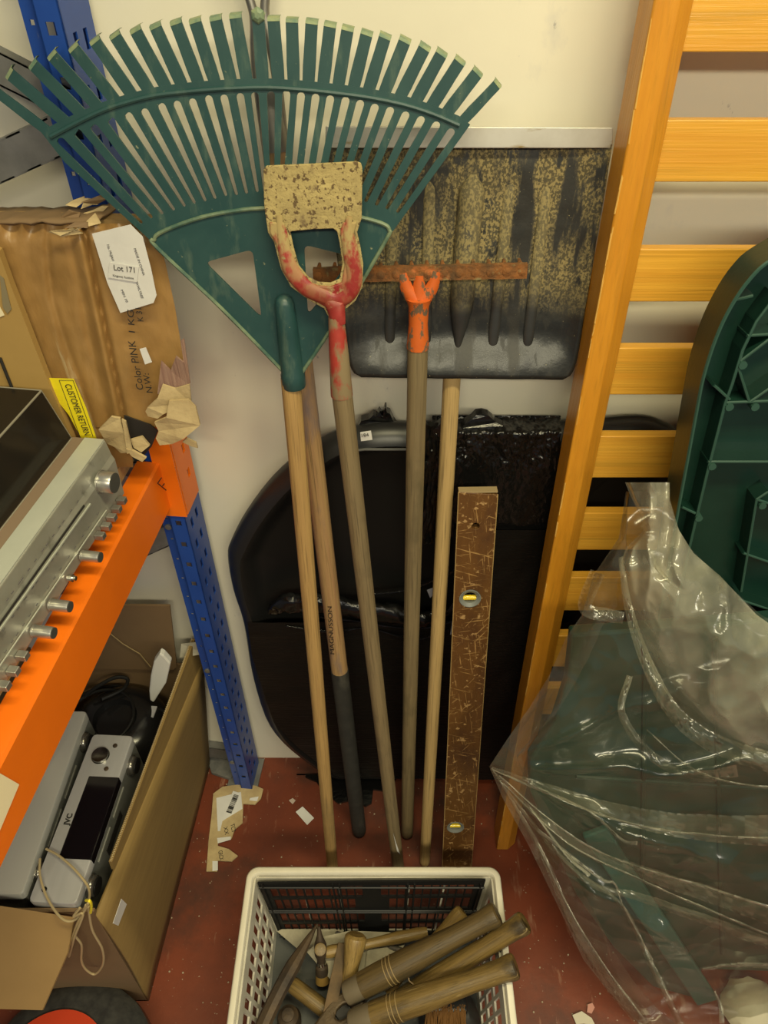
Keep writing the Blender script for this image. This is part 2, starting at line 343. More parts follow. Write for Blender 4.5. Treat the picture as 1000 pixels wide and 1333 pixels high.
    def build(s, name, m, parent=None, smooth=False, bevel=0.0, solid=0.0, M=None, sub=0, angle=40):
        vs = s.v
        loc = None
        if parent is None and M is None and vs:
            xs = [v.x for v in vs]; ys = [v.y for v in vs]; zs = [v.z for v in vs]
            loc = Vector(((min(xs) + max(xs)) / 2, (min(ys) + max(ys)) / 2, min(zs))); vs = [v - loc for v in vs]
        me = bpy.data.meshes.new(name); me.from_pydata([tuple(v) for v in vs], [], s.f); me.update()
        bm = bmesh.new(); bm.from_mesh(me); bmesh.ops.recalc_face_normals(bm, faces=bm.faces)
        if smooth:
            for f in bm.faces: f.smooth = True
            for e in bm.edges:
                if len(e.link_faces) == 2 and e.calc_face_angle(0) > R(angle): e.smooth = False
        bm.to_mesh(me); bm.free()
        if m: me.materials.append(m)
        o = bpy.data.objects.new(name, me); col.objects.link(o)
        if loc is not None: o.location = loc
        if M is not None: o.matrix_basis = M
        if parent is not None:
            o.parent = parent; o.matrix_parent_inverse = Matrix(WM[parent.name]).inverted()
            WM[o.name] = M.copy() if M is not None else Matrix()
        else: WM[o.name] = M.copy() if M is not None else (Matrix.Translation(loc) if loc is not None else Matrix())
        if bevel:
            b = o.modifiers.new('bevel', 'BEVEL'); b.width = bevel; b.segments = 2; b.limit_method = 'ANGLE'; b.angle_limit = R(35)
        if solid:
            b = o.modifiers.new('solid', 'SOLIDIFY'); b.thickness = solid; b.offset = 0
        if sub:
            b = o.modifiers.new('sub', 'SUBSURF'); b.levels = sub; b.render_levels = sub
        return o
WM = {}
def tag(o, label, cat=None, group=None, kind=None):
    o['label'] = label
    if cat: o['category'] = cat
    if group: o['group'] = group
    if kind: o['kind'] = kind
    return o
def thing(name, loc, label, cat, group=None):
    o = bpy.data.objects.new(name, None); col.objects.link(o); o.location = loc; o.empty_display_size = 0.05
    WM[o.name] = Matrix.Translation(Vector(loc)); return tag(o, label, cat, group)
def axisM(p0, p1):
    d = Vector(p1) - Vector(p0)
    return Matrix.Translation(Vector(p0)) @ d.to_track_quat('Z', 'Y').to_matrix().to_4x4()
def rod(name, p0, p1, prof, m, parent=None, seg=16, wob=0.0):
    """prof: list of (t 0..1, radius); mesh is along local z so the grain follows it"""
    L = (Vector(p1) - Vector(p0)).length; b = MB()
    pts = [(noise.noise(Vector((t * 3, 1.3, L))) * wob, noise.noise(Vector((t * 3, 7.3, L))) * wob, t * L) for t, r in prof]
    b.tube(pts, [r for t, r in prof], seg, nrm=(0, 1, 0))
    return b.build(name, m, parent, smooth=True, M=axisM(p0, p1))
def even(r0, r1, n=8, ends=True):
    l = [(i / n, lerp(r0, r1, i / n)) for i in range(n + 1)]
    if ends: l = [(0, r0 * .7), (.004, r0 * .95)] + [(max(.01, t), r) for t, r in l[:1]] + l[1:]
    return l
def text(name, s, fr, a, b, size, m, parent, c=0.0006, rot=0.0, fit=None, bold=0.0):
    """text mesh on frame fr at (a, b) left baseline; rot degrees counter-clockwise in the frame"""
    cu = bpy.data.curves.new(name, 'FONT'); cu.body = s; cu.size = size; cu.extrude = 0.00012; cu.offset = bold
    t = bpy.data.objects.new('tmp', cu); col.objects.link(t)
    dg = bpy.context.evaluated_depsgraph_get(); me = bpy.data.meshes.new_from_object(t.evaluated_get(dg)); bpy.data.objects.remove(t)
    k = 1.0
    if fit:
        wd = max(v.co.x for v in me.vertices) - min(v.co.x for v in me.vertices); k = fit / wd
    cr, sr = math.cos(R(rot)), math.sin(R(rot))
    for v in me.vertices:
        x, y, z = v.co.x * k, v.co.y, v.co.z
        v.co = fr.p(a + x * cr - y * sr, b + x * sr + y * cr, c + z)
    me.materials.clear(); me.materials.append(m); me.name = name
    o = bpy.data.objects.new(name, me); col.objects.link(o)
    o.parent = parent; o.matrix_parent_inverse = Matrix(WM[parent.name]).inverted(); WM[o.name] = Matrix(); return o
def smoothloop(pts, n=6):
    out = []; m = len(pts)
    for i in range(m):
        p0, p1, p2, p3 = (Vector(pts[(i + k - 1) % m]) for k in range(4))
        for j in range(n):
            t = j / n
            out.append(0.5 * ((2 * p1) + (p2 - p0) * t + (2 * p0 - 5 * p1 + 4 * p2 - p3) * t * t + (3 * p1 - p0 - 3 * p2 + p3) * t ** 3))
    return out
def smoothline(pts, n=6):
    pts = [Vector(p) for p in pts]; q = [pts[0] * 2 - pts[1]] + pts + [pts[-1] * 2 - pts[-2]]; out = []
    for i in range(1, len(q) - 2):
        p0, p1, p2, p3 = q[i - 1:i + 3]
        for j in range(n):
            t = j / n
            out.append(0.5 * ((2 * p1) + (p2 - p0) * t + (2 * p0 - 5 * p1 + 4 * p2 - p3) * t * t + (3 * p1 - p0 - 3 * p2 + p3) * t ** 3))
    out.append(pts[-1]); return out
def circle(cx, cy, r, n=20, ry=None): return [(cx + r * math.cos(2 * math.pi * i / n), cy + (ry or r) * math.sin(2 * math.pi * i / n)) for i in range(n)]
def interp(tab, x):
    if x <= tab[0][0]: return tab[0][1]
    for (a, p), (b, q) in zip(tab, tab[1:]):
        if x <= b: return p + (q - p) * (x - a) / (b - a)
    return tab[-1][1]
def sst(a, b, x):
    t = max(0, min(1, (x - a) / (b - a))); return t * t * (3 - 2 * t)
def fbm(v, o=4): return noise.fractal(Vector(v), 1.0, 2.0, o)

# ================================================================== the setting
o = MB().box((0, .05, 1.35), (5.2, .1, 2.9)).build('wall_back', WALL); tag(o, 'scuffed cream painted wall behind the tools', kind='structure')
o = MB().box((0, -1.4, -.05), (5.2, 3.0, .1)).build('floor', FLOOR); tag(o, 'worn red painted concrete floor', kind='structure')

# ================================================================== storage rack
RK = Frame((-.331, -.09, 0), (0, 0, 1), (.995, -.0958, 0))      # n = aisle (+x) side, u = towards the wall
ru, rn = RK.u.copy(), RK.n.copy()
if ru.y < 0: ru = -ru
rack = thing('storage_rack', (-.36, -.09, 0), 'blue and orange steel storage rack standing at the left wall', 'rack')
fa = Frame((-.331, -.09, 0), (0, 0, 1), tuple(rn))               # aisle face
fa.u = ru
holes = []
z = .05
while z < 2.2:
    for du in (.022, .048): holes.append((du - .005, du + .005, z - .010, z + .010))
    z += .05
MB().perforated(fa.p, holes, -.002, 0, 0, .072, .006, 2.3).build('post_aisle_face', BLUE, rack)
ff = Frame((-.331, -.09, 0), (0, 0, 1), tuple(-ru)); ff.u = -rn  # camera-facing side face, runs to the left
holes = []; z = .06
while z < 2.2: holes.append((.009, .019, z, z + .012)); z += .05
MB().perforated(ff.p, holes, -.002, 0, 0, .028, .006, 2.3).build('post_side_face', BLUE, rack)
holes = []; z = .07
while z < 2.2: holes.append((.0346, .0394, z - .0025, z + .0025)); z += .05
MB().perforated(ff.p, holes, -.010, -.008, .028, .046, .006, 2.3).build('post_flange', BLUE, rack)
MB().slab(ff, .0, .046, .006, 2.3, -.074, -.072).build('post_back', BLUE, rack)
MB().slab(ff, .026, .028, .006, 2.3, -.010, 0).build('post_fold', BLUE, rack)
MB().slab(ff, -.012, .065, 0, .006, -.085, .012).build('foot_plate', GALV, rack)
for zz in (.10, .47, .88): MB().lathe(ff.p(.037, zz + .02, -.009), ff.n, [(0, .006), (.004, .006), (.0045, .003)], 10).build('bolt', GALV, rack)
# cross braces go from the post to the left, parallel to the wall
def brace(p0, p1, wd, parent):
    d = (p1 - p0); f = Frame(p0, d, (0, -1, 0)); b = MB(); L = d.length
    b.slab(f, -wd / 2, wd / 2, 0, L, -.002, 0).slab(f, -wd / 2, -wd / 2 + .002, 0, L, -.02, 0).slab(f, wd / 2 - .002, wd / 2, 0, L, -.02, 0)
    return b.build('brace', GALV, parent)
yb = -.055
brace(at(118, 150, y=yb), at(-160, 10, y=yb), .034, rack)
brace(at(112, 160, y=yb - .022), at(-160, 285, y=yb - .022), .040, rack)
brace(at(232, 640, y=yb), at(60, 560, y=yb), .034, rack)
brace(at(236, 690, y=yb - .022), at(60, 770, y=yb - .022), .040, rack)
brace(at(312, 985, y=-.022), at(120, 960, y=-.022), .045, rack)
# beam (orange), runs along -ru from the post
BZ0, BZ1 = .949, 1.047
pb = at(207, 602, z=BZ1); fb = Frame(pb, (0, 0, 1), tuple(rn)); fb.u = -ru     # u towards camera
beam = MB().loft([[fb.p(a, bb - BZ1, c) for bb, c in ((BZ0, -.035), (BZ0, -.004), (BZ0 + .006, 0), (BZ1 - .004, 0), (BZ1, -.003), (BZ1, -.035))] for a in (0, 1.05)]).build('beam', ORANGE, rack)
# connector plate wraps the post
MB().perforated(fa.p, [(.038, .048, zz, zz + .017) for zz in (.985, 1.035, 1.085, 1.135)], .001, .005, .003, .066, .935, 1.20).build('beam_connector', ORANGE, rack)
MB().slab(ff, -.005, .030, .935, 1.20, .0005, .003).build('connector_side', ORANGE, rack)
# the F
fT = Frame(pb, fb.v, tuple(rn)); fT.u = -ru
for p0_, p1_ in (((205, 629), (216, 638)), ((205, 629), (210, 622)), ((211.5, 632.5), (216, 626.5))):
    MB().tube([onp(*p0_, pb, rn) + rn * .0003, onp(*p1_, pb, rn) + rn * .0003], .0009, 5).build('marker_stroke', INK, beam)
q = [onp(a, c, pb, rn) - pb for a, c in ((-30, 990), (24, 1021), (-30, 1150))]
MB().plate(fT, [(p.dot(fT.u), p.dot(fT.v)) for p in q], (), .0003, .0010).build('cream_sticker', CREAM, beam)
# shelf board
fs = Frame(pb, (0, 0, 1), tuple(rn)); fs.u = -ru
MB().slab(fs, .0, 1.05, .0005, .0245, -.75, -.040).build('shelf_board', CHIP, rack)
SZ = BZ1 + .0245

# ================================================================== carton on the shelf
YC = -.140
ctn = thing('carton', (-.42, YC + .02, SZ), 'tall battered taped brown carton with white lot label on the shelf', 'box')
def cpx(px, py, y=YC): return at(px, py, y=y)
fc = Frame(V3(0, YC, 0), (0, 0, 1)); 
def cuv(px, py): p = at(px, py, y=YC); return (p.x, p.z)
fl_ = []
outl = [(-60, 292), (0, 289), (40, 292), (80, 299), (96, 297), (118, 292), (150, 294), (205, 298), (216, 345), (228, 400), (236, 450), (243, 500), (226, 520), (214, 540), (196, 556), (172, 566), (150, 585), (100, 604), (-60, 620)]
outer = [cuv(*p) for p in outl]
def face_fn(u, v):
    # crumpled front, two panels meeting at a vertical fold
    py = lerp(291, 556, v); xl, xr = -60, interp([(291, 203), (345, 216), (400, 228), (450, 236), (500, 243), (556, 250)], py)
    px = lerp(xl, xr, u)
    xf = interp([(290, 108), (560, 165)], py)                     # fold
    d = abs(px - xf)
    y = YC + .009 * math.exp(-(d / 3.5) ** 2) - .004 * math.exp(-((px - xf + 9) / 5) ** 2) + .003 * math.exp(-((px - xf + 22) / 6) ** 2) + .004 * math.exp(-((px - xf + 52 + 8 * math.sin(py * .02)) / 5) ** 2) + .004 * fbm((px * .022, py * .014, 2)) 
    if px > xf: y += .012 * sst(0, 90, px - xf)
    y += .010 * sst(.10, 0, v) * abs(math.sin(px * .11))
    return at(px, py, y=min(y, YC + .03))
b = MB().grid(face_fn, 130, 50)
front = b.build('carton_front', CARDW, ctn, smooth=True, angle=60)
b = MB()
p00, p10 = cpx(-60, 291), cpx(203, 296); q00, q10 = cpx(-60, 600), cpx(240, 556)
dy = V3(0, .042, 0); eps = V3(0, .020, 0)
b.hexa([p00 + eps, p10 + eps + V3(-.01, 0, 0), q10 + eps + V3(-.006, 0, 0), q00 + eps], [p00 + dy, p10 + dy + V3(-.01, 0, 0), q10 + dy + V3(-.006, 0, 0), q00 + dy])
b.build('carton_body', CARD, ctn)
# top flap and lower panel
def top_fn(u, v):
    px = lerp(-60, 125, u); p = at(px, 290, y=YC); z = p.z
    return V3(p.x + .012 * v, YC + .058 * v, z - .004 * v + .003 * fbm((u * 9, v * 3, 1)) + .006 * math.exp(-((u - .93) * 9) ** 2) * v)
MB().grid(top_fn, 24, 4).build('top_flap', CARDB, ctn, smooth=True, solid=.003)
# lower front below the fold
def low_fn(u, v):
    px0 = lerp(-60, 168, u); py0 = 556; a = at(px0, py0, y=YC); zb = lerp(a.z, SZ + .003, v)
    return V3(a.x - .012 * v, YC + .003 + .003 * fbm((u * 8, v * 3, 5)), zb)
MB().grid(low_fn, 20, 5).build('carton_lower_front', CARDW, ctn, smooth=True)
# torn bits
def shard(name, pix, y, m, parent, th=.003, bend=.0, off=0):
    pts = [at(a, c, y=y) for a, c in pix]; f = Frame(V3(0, y, 0), (0, 0, 1))
    b = MB().plate(f, [(p.x, p.z) for p in pts], (), 0, th)
    for i, v in enumerate(b.v): v.y += bend * math.sin(v.x * 60 + v.z * 45) + off * (v.z)
    return b.build(name, m, parent)
shard('torn_flap', [(202, 548), (218, 540), (221, 520), (245, 520), (255, 530), (261, 552), (240, 568), (224, 577), (208, 579), (203, 570), (207, 560)], YC - .030, CARDE, ctn, .004, .003)
shard('torn_flap', [(193, 528), (206, 516), (212, 500), (228, 506), (247, 500), (249, 524), (214, 536), (206, 543), (193, 541), (190, 534)], YC - .024, CARDE, ctn, .003, .003)
shard('torn_flap', [(206, 510), (210, 470), (222, 482), (230, 462), (240, 470), (246, 500), (240, 514), (224, 517)], YC - .016, CARDT, ctn, .003, .002)
shard('torn_flap', [(236, 442), (240, 440), (248, 498), (243, 502)], YC - .015, CARDT, ctn, .002, 0)
shard('crushed_corner', [(130, 556), (146, 540), (157, 543), (163, 560), (168, 586), (158, 588), (150, 580), (140, 576)], YC - .020, CARDE, ctn, .004, .004)
shard('crushed_corner', [(159, 545), (164, 548), (174, 585), (167, 588)], YC - .026, CARDE, ctn, .003, .003)
shard('crushed_corner', [(172, 568), (186, 566), (196, 577), (186, 584), (176, 578)], YC - .012, CARDE, ctn, .004, .005)
shard('crushed_corner', [(166, 580), (174, 582), (192, 592), (187, 597), (173, 590)], YC - .024, CARDE, ctn, .004, .004)
shard('opening_shade', [(162, 540), (196, 552), (206, 560), (198, 580), (188, 592), (168, 582)], YC - .004, INK, ctn, .002, 0)  # flat black plate stands in for the shade inside the torn hole
shard('torn_flap', [(238, 574), (244, 569), (256, 575), (258, 582), (248, 579)], YC + .01, CARDE, ctn, .003, 0)
random.seed(3)
for i in range(9):
    cx, cy = random.uniform(84, 130), random.uniform(258, 292)
    if i > 5: cx, cy = random.uniform(72, 104), random.uniform(292, 306)
    pts = [(cx + random.uniform(-6, 6) + dx * 14, cy + dy_ * 5 + random.uniform(-4, 4)) for dx, dy_ in ((-1, .9), (-.3, -.6), (.6, -1.2), (1, .1), (.3, 1))]
    shard('torn_corner_scrap', pts, YC - .012 + .004 * (i % 3) + (.035 if cy < 280 else 0), (CARDE if i % 3 else CARDB), ctn, .002, .008)
# labels on it
YL = YC - .0075
def label_plate(name, pix, m, parent, y=YL, th=.0008):
    f = Frame(V3(0, y, 0), (0, 0, 1)); return MB().plate(f, [cuv_y(p, y) for p in pix], (), 0, th).build(name, m, parent)
def cuv_y(p, y): q = at(p[0], p[1], y=y); return (q.x, q.z)
lab = label_plate('white_document_label', [(120, 304), (170, 292), (186, 308), (197, 350), (204, 384), (200, 394), (157, 407), (140, 368)], PAPER, ctn)
lot = label_plate('lot_label', [(143, 341), (181, 347), (178.5, 367), (141, 361)], PAPER, ctn, YL - .0016)
fl = Frame(V3(0, YL - .0026, 0), (0, 0, 1))
def text_px(name, s, p0, p1, hpx, m, parent, y, k=1.0):
    """text from pixel p0 to p1 (baseline) on the plane y"""
    a = at(*p0, y=y); c = at(*p1, y=y); d = c - a; f = Frame(V3(0, y, 0), (0, 0, 1))
    size = (at(p0[0], p0[1] - hpx, y=y) - a).length * 1.35
    return text(name, s, f, a.x, a.z, size, m, parent, .0003, math.degrees(math.atan2(d.z, d.x)), fit=d.length)
text_px('lot_text', 'Lot 171', (148, 351.5), (175, 355), 7.5, INK, lot, YL - .0026)
text_px('lot_small_text', 'Kingsway Auctions', (147, 359.5), (174, 363.5), 3, INKG, lot, YL - .0026)
for s, p0, p1 in (('No. MUJAH', (139, 318), (146, 339)), ('MIN 10', (157, 377), (164, 393)), ('MADE IN CHINA', (174, 323), (186, 358)), ('PAWLTREE', (176, 366), (184, 388))):
    text_px('label_print', s, p0, p1, 3.2, INKG, lab, YL - .001)
text_px('carton_print', 'Color PINK', (187, 508), (176, 444), 8, INK, ctn, YL - .001)
text_px('carton_print', 'N.W:', (199, 512), (194, 487), 7, INK, ctn, YL - .001)
text_px('carton_print', '1 KG', (176, 436), (174, 407), 7.5, INK, ctn, YL - .001)
text_px('carton_print', 'K 31', (187, 419), (184, 402), 7, INK, ctn, YL - .001)
label_plate('white_patch', [(182, 454), (190, 452), (198, 471), (189, 474)], PAPER, ctn)
tape = label_plate('yellow_return_tape', [(62, 492), (96, 493), (112, 530), (126, 571), (106, 570), (90, 540), (70, 515)], YELLOW, ctn, YL - .006)
text_px('return_text', 'CUSTOMER RETURN', (84, 500), (110, 566), 7.5, INK, tape, YL - .0075)
b = MB()
for p0, p1 in (((77, 495), (104, 568)), ((95, 495), (121, 568)), ((77, 495), (95, 495))):
    b.tube([at(*p0, y=YL - .0073), at(*p1, y=YL - .0073)], .0004, 4)
b.build('tape_border', INK, tape)
# second carton to the left, in front
YD = -.160
sc = thing('flat_carton', (-.52, YD, SZ), 'plain lighter cardboard panel at the left image edge before the taped carton', 'box')
pix = [(-70, 300), (-2, 328), (14, 372), (66, 505), (100, 585), (-70, 640)]
MB().plate(Frame(V3(0, YD, 0), (0, 0, 1)), [cuv_y(p, YD) for p in pix], (), -.012, 0).build('panel', mat('light_cardboard', (.40, .25, .075), .7, base2=(.34, .21, .06), scale=6), sc)
label_plate('cream_label', [(-40, 380), (0, 399), (6, 410), (-30, 425)], CREAM, sc, YD - .001)
label_plate('grey_stamp', [(0, 358), (5, 362), (15, 402), (10, 408), (4, 400)], mat('faded_stamp', (.22, .18, .10), .7), sc, YD - .001)
MB().tube([at(0, 466, y=YD - .003), at(16, 506, y=YD - .003)], .002, 6).build('slot', INK, sc)

# ================================================================== music centre on the shelf
A0 = at(165, 645, z=SZ); A1 = at(0, 910, z=SZ); ad = (A1 - A0).normalized()
an = V3(-ad.y, ad.x, 0) if -ad.y > 0 else V3(ad.y, -ad.x, 0); an.normalize()
AH = .097; AL = .50
mc = thing('music_centre', (A0.x - .12, A0.y - .2, SZ), 'silver music centre with knobs and smoked lid on the shelf', 'stereo')
fp = Frame(A0, (0, 0, 1), tuple(an)); fp.u = ad                     # u towards camera along the panel
# body, with front panel leaning slightly
prof = [(0.004, -.002), (.066, 0), (.074, -.003), (AH, -.006), (AH, -.30), (.004, -.30)]
MB().loft([[fp.p(a, bb, c) for bb, c in prof] for a in (.0, AL)]).build('cabinet', SILVER, mc, bevel=.0015)
MB().slab(fp, .001, AL, AH, AH + .002, -.034, -.007).build('top_trim', SILVERL, mc)
MB().slab(fp, .001, AL, AH, AH + .001, -.052, -.034).build('dusty_ledge', DUST, mc)
MB().slab(fp, .02, .45, AH, AH + .014, -.27, -.07).build('deck', BLACKM, mc)
pc = fp.p(.19, AH + .014, -.17); MB().lathe(pc, (0, 0, 1), [(0, .085), (.008, .085), (.010, .08), (.010, .02)], 40).build('platter', mat('dark_platter', (.03, .028, .025), .4), mc, smooth=True)
# smoked lid: hollow frustum
lid = [(.004, -.052, AH + .001), (AL, -.052, AH + .001), (AL, -.295, AH + .001), (.004, -.295, AH + .001)]
top = [(.010, -.066, AH + .078), (AL, -.066, AH + .078), (AL, -.28, AH + .078), (.010, -.28, AH + .078)]
q0 = [fp.p(a, c, bb) for a, bb, c in lid]; q1 = [fp.p(a, c, bb) for a, bb, c in top]
b = MB(); b.add(q0 + q1, [(4, 5, 6, 7), (0, 1, 5, 4), (1, 2, 6, 5), (2, 3, 7, 6), (3, 0, 4, 7)])
b.build('dust_cover', SMOKE, mc, solid=.002)
b = MB().tube([q1[0], q1[1]], .0014, 6).tube([q1[0], q1[3]], .0014, 6).tube([q0[0], q0[1]], .0016, 6).tube([q0[0], q1[0]], .0010, 6)
b.build('lid_edge', mat('pale_acrylic_edge', (.23, .21, .16), .3), mc, smooth=True)
def pan(px, py): p = onp(px, py, A0, an) - A0; return p.dot(ad), p.z
# tuning slot and ridges
def strip(name, p0, p1, wd, c0, c1, m):
    a0, b0 = pan(*p0); a1, b1 = pan(*p1); f = Frame(fp.p(a0, b0), fp.p(a1, b1) - fp.p(a0, b0), tuple(an)); L = math.hypot(a1 - a0, b1 - b0)
    return MB().slab(f, -wd / 2, wd / 2, 0, L, c0, c1).build(name, m, mc)
strip('tuning_slot', (109, 658), (-20, 839), .0028, 0, .0012, INK)
strip('panel_ridge', (117, 656), (-20, 846), .0022, 0, .0016, SILVERL)
strip('panel_ridge', (138, 664), (-10, 880), .0012, 0, .0012, SILVERL)
random.seed(11)
b = MB()
for row, (p0, p1) in enumerate((((104, 648), (-5, 800)), ((122, 650), (0, 826)), ((131, 662), (0, 858)))):
    for i in range(14):
        t = (i + random.uniform(.1, .9)) / 14; a_, b_ = pan(lerp(p0[0], p1[0], t), lerp(p0[1], p1[1], t))
        b.slab(fp, a_ - .0022, a_ + .0022, b_ - .0008, b_ + .0008, .0002, .0007)
o = b.build('dial_markings', INKG, mc); o['kind'] = 'stuff'
KNOBM = mat('knob_metal', (.55, .54, .50), .3, .85, base2=(.42, .41, .38), scale=40)
def knob(px, py, r, ln, capm=mat('grey_knob_cap', (.05, .05, .045), .5)):
    a_, b_ = pan(px, py); p = fp.p(a_, b_, 0)
    k = MB().lathe(p, an, [(0, r * 1.08), (.002, r * 1.08), (.002, r), (ln * .92, r), (ln, r * .93)], 28).build('knob', KNOBM, mc, smooth=True)
    MB().lathe(p + an * ln, an, [(0, r * .93), (.0012, r * .93)], 28).build('knob_cap', capm, k)
knob(131, 627, .0145, .019)
for px, py in ((107, 723), (66, 787), (44, 821)): knob(px, py, .0072, .024)
a_, b_ = pan(89, 752); MB().lathe(fp.p(a_, b_), an, [(0, .005), (.006, .005), (.006, .003), (.010, .003)], 16).build('jack_socket', CHROME, mc, smooth=True)
for px, py in ((154, 651), (147.5, 662), (141, 673), (134, 684.5), (126, 697), (24, 853), (12, 873), (0, 892)):
    a_, b_ = pan(px, py); MB().slab(fp, a_ - .0048, a_ + .0048, b_ - .0042, b_ + .0042, -.001, .011)  .build('push_button', KNOBM, mc, bevel=.0008)

# ================================================================== carton under the shelf
BX = {}
bb0 = at(272, 997, z=0.0); bf0 = at(192, 1303, z=0.0)
bb1 = at(262, 842, y=bb0.y); bf1 = at(122, 1187, y=bf0.y)
box = thing('open_carton', (bf0.x - .15, -.28, 0), 'open brown cardboard carton of electronics under the rack beam', 'box')
lx = Vector((-.37, 0, 0))
tb = .006
def wallplate(name, q, m, parent, th=tb, inward=None):
    q = [Vector(p) for p in q]; n = (q[1] - q[0]).cross(q[3] - q[0]).normalized()
    if inward is not None and n.dot(inward) < 0: n = -n
    return MB().hexa(q, [p + n * th for p in q]).build(name, m, parent)
foldb, foldf = lerp(bb0, bb1, .90), lerp(bf0, bf1, .97)
# right wall, bowed a little
def rw(u, v):
    p = lerp(lerp(bb0, foldb, v), lerp(bf0, foldf, v), u); p.x += .012 * math.sin(math.pi * v) * u * .6; return p
MB().grid(rw, 10, 8).build('right_wall', CARDD, box, smooth=True, solid=.006)
ff1 = at(146, 1122, y=-.47); ff0 = lerp(foldb, foldf, .86)
wallplate('right_flap', [foldb, ff0, ff1, at(254, 832, y=-.03)], CARDD, box, inward=V3(-1, 0, 0))
b = MB(); e0, e1 = at(250, 832, y=-.03), ff1 + V3(-.002, 0, .001)
pts = []
for i in range(220):
    t = i / 219; p = lerp(e0, e1, t); pts.append(p + V3(.0012 * (1 if i % 2 else -1), 0, .002))
b.tube(pts, .0011, 4); b.build('corrugated_edge', CARDE, box)
wallplate('front_wall', [bf0, bf0 + lx, bf1 + lx, bf1], CARDB, box, inward=V3(0, 1, 0))
wallplate('left_wall', [bb0 + lx, bf0 + lx, bf1 + lx, bb1 + lx], CARDB, box, inward=V3(1, 0, 0))
bk = V3(0, -.012, 0)
wallplate('back_wall', [bb0 + bk, bb0 + bk + lx, lerp(bb0, bb1, .92) + lx + bk, lerp(bb0, bb1, .92) + bk + V3(-.03, 0, 0)], CARDB, box, inward=V3(0, -1, 0))
wallplate('bottom', [bb0, bf0, bf0 + lx, bb0 + lx], CARDB, box, inward=V3(0, 0, 1))
yk = -.05
bflap = MB().plate(Frame(V3(0, yk, 0), (0, 0, 1)), [cuv_y(p, yk) for p in ((100, 788), (221, 789), (230, 868), (226, 872), (100, 870))], (), -.005, 0).build('back_flap', CARDB, box)
MB().tube([at(140, 822, y=yk - .004), at(160, 838, y=yk - .004), at(182, 851, y=yk - .004), at(196, 868, y=yk - .004)], .0012, 6).build('flap_crease', mat('pale_crease', (.36, .26, .12), .7), bflap)
# front flap folded out
fq = [at(-60, 1170, y=bf0.y - .006), at(97, 1194, y=bf0.y - .006), None, at(55, 1315, y=-.645), None]
fn_ = (fq[1] - fq[0]).cross(fq[3] - fq[0]).normalized(); fq[2] = onp(88, 1240, fq[0], fn_); fq[4] = onp(-60, 1312, fq[0], fn_)
b = MB(); n_ = V3(0, .3, -.95).normalized() * .005
b.add(fq + [p + n_ for p in fq], [(0, 1, 2, 3, 4), (9, 8, 7, 6, 5), (0, 5, 6, 1), (1, 6, 7, 2), (2, 7, 8, 3), (3, 8, 9, 4), (4, 9, 5, 0)])
b.build('front_flap', CARD, box)
# bits of tape and a sticker on the right wall
rwn = (foldb - bb0).cross(bf0 - bb0).normalized(); rwn = rwn if rwn.x > 0 else -rwn
rwo = bb0 + rwn * .016
MB().add([onp(a, c, rwo, rwn) for a, c in ((158, 1170), (165, 1177), (154, 1205), (147, 1202))], [(0, 1, 2, 3)]).build('white_sticker', PAPER, box, solid=.0005)
tq = [at(236, 838, y=-.045), at(271, 834, y=-.045), at(268, 851, y=-.05), at(234, 856, y=-.06)]
MB().add(tq, [(0, 1, 2, 3)]).build('loose_tape', mat('grey_tape', (.42, .39, .30), .4, base2=(.32, .30, .24), scale=40), box, solid=.001)

# ---- silver audio units standing on end in the carton
UZ = .50
def unit(name, tl, tr, bl, label, panel_parts, mat_panel, depth=.20):
    TL, TR, BL = (at(*p, z=UZ) for p in (tl, tr, bl))
    f = Frame(BL, TL - BL, (0, 0, 1)); Lh = (TL - BL).length; Wd = abs((TR - TL).dot(f.u))
    if (TR - TL).dot(f.u) < 0: f.u = -f.u
    t = thing(name, BL + V3(0, 0, -depth), label, 'stereo', 'silver stereo units in the carton')
    MB().slab(f, .004, Wd - .002, .004, Lh - .004, -depth, -.006).build('case', mat('silver_case', (.30, .31, .29), .42, .6), t)
    ring = []
    def rr(c, ins): 
        r = .008; pts = []
        for cx, cy, a0 in ((Wd - r - ins, r + ins, -90), (Wd - r - ins, Lh - r - ins, 0), (r + ins, Lh - r - ins, 90), (r + ins, r + ins, 180)):
            for k in range(5): pts.append(f.p(cx + r * math.cos(R(a0 + k * 22.5)), cy + r * math.sin(R(a0 + k * 22.5)), c))
        return pts
    pnl = MB().loft([rr(-.020, 0), rr(-.003, 0), rr(-.0008, .001), rr(0, .003)]).build('front_panel', mat_panel, t, smooth=True, angle=30)
    for s_ in (.14, .86):
        k = MB().lathe(f.p(Wd - .002, s_ * Lh, -.035), f.u, [(0, .019), (.004, .0195), (.007, .017), (.010, .017), (.012, .014)], 28).build('foot', mat('foot_metal', (.20, .19, .17), .25, .8), t, smooth=True)
        MB().lathe(f.p(Wd + .010, s_ * Lh, -.035), f.u, [(0, .0145), (.003, .0145)], 28).build('rubber_pad', BLACKM, k)
    for s0, s1 in ((.27, .47), (.53, .72)):
        MB().slab(f, Wd - .004, Wd, s0 * Lh, s1 * Lh, -.042, -.036).build('vent_slot', mat('vent_edge', (.34, .34, .31), .4, .5), t)
    MB().slab(f, Wd - .004, Wd - .0005, .36 * Lh, .60 * Lh, -.075, -.055).build('vent_opening', INK, t)
    return t, f, Wd, Lh, pnl
t, f, Wd, Lh, pnl = unit('stereo_unit', (121, 955), (171, 966), (36, 1174), 'silver stereo unit with black display and chrome dial in the open carton', None, BRUSHED)
def up(px, py): return f.uv(px, py)
ka = up(131, 984)
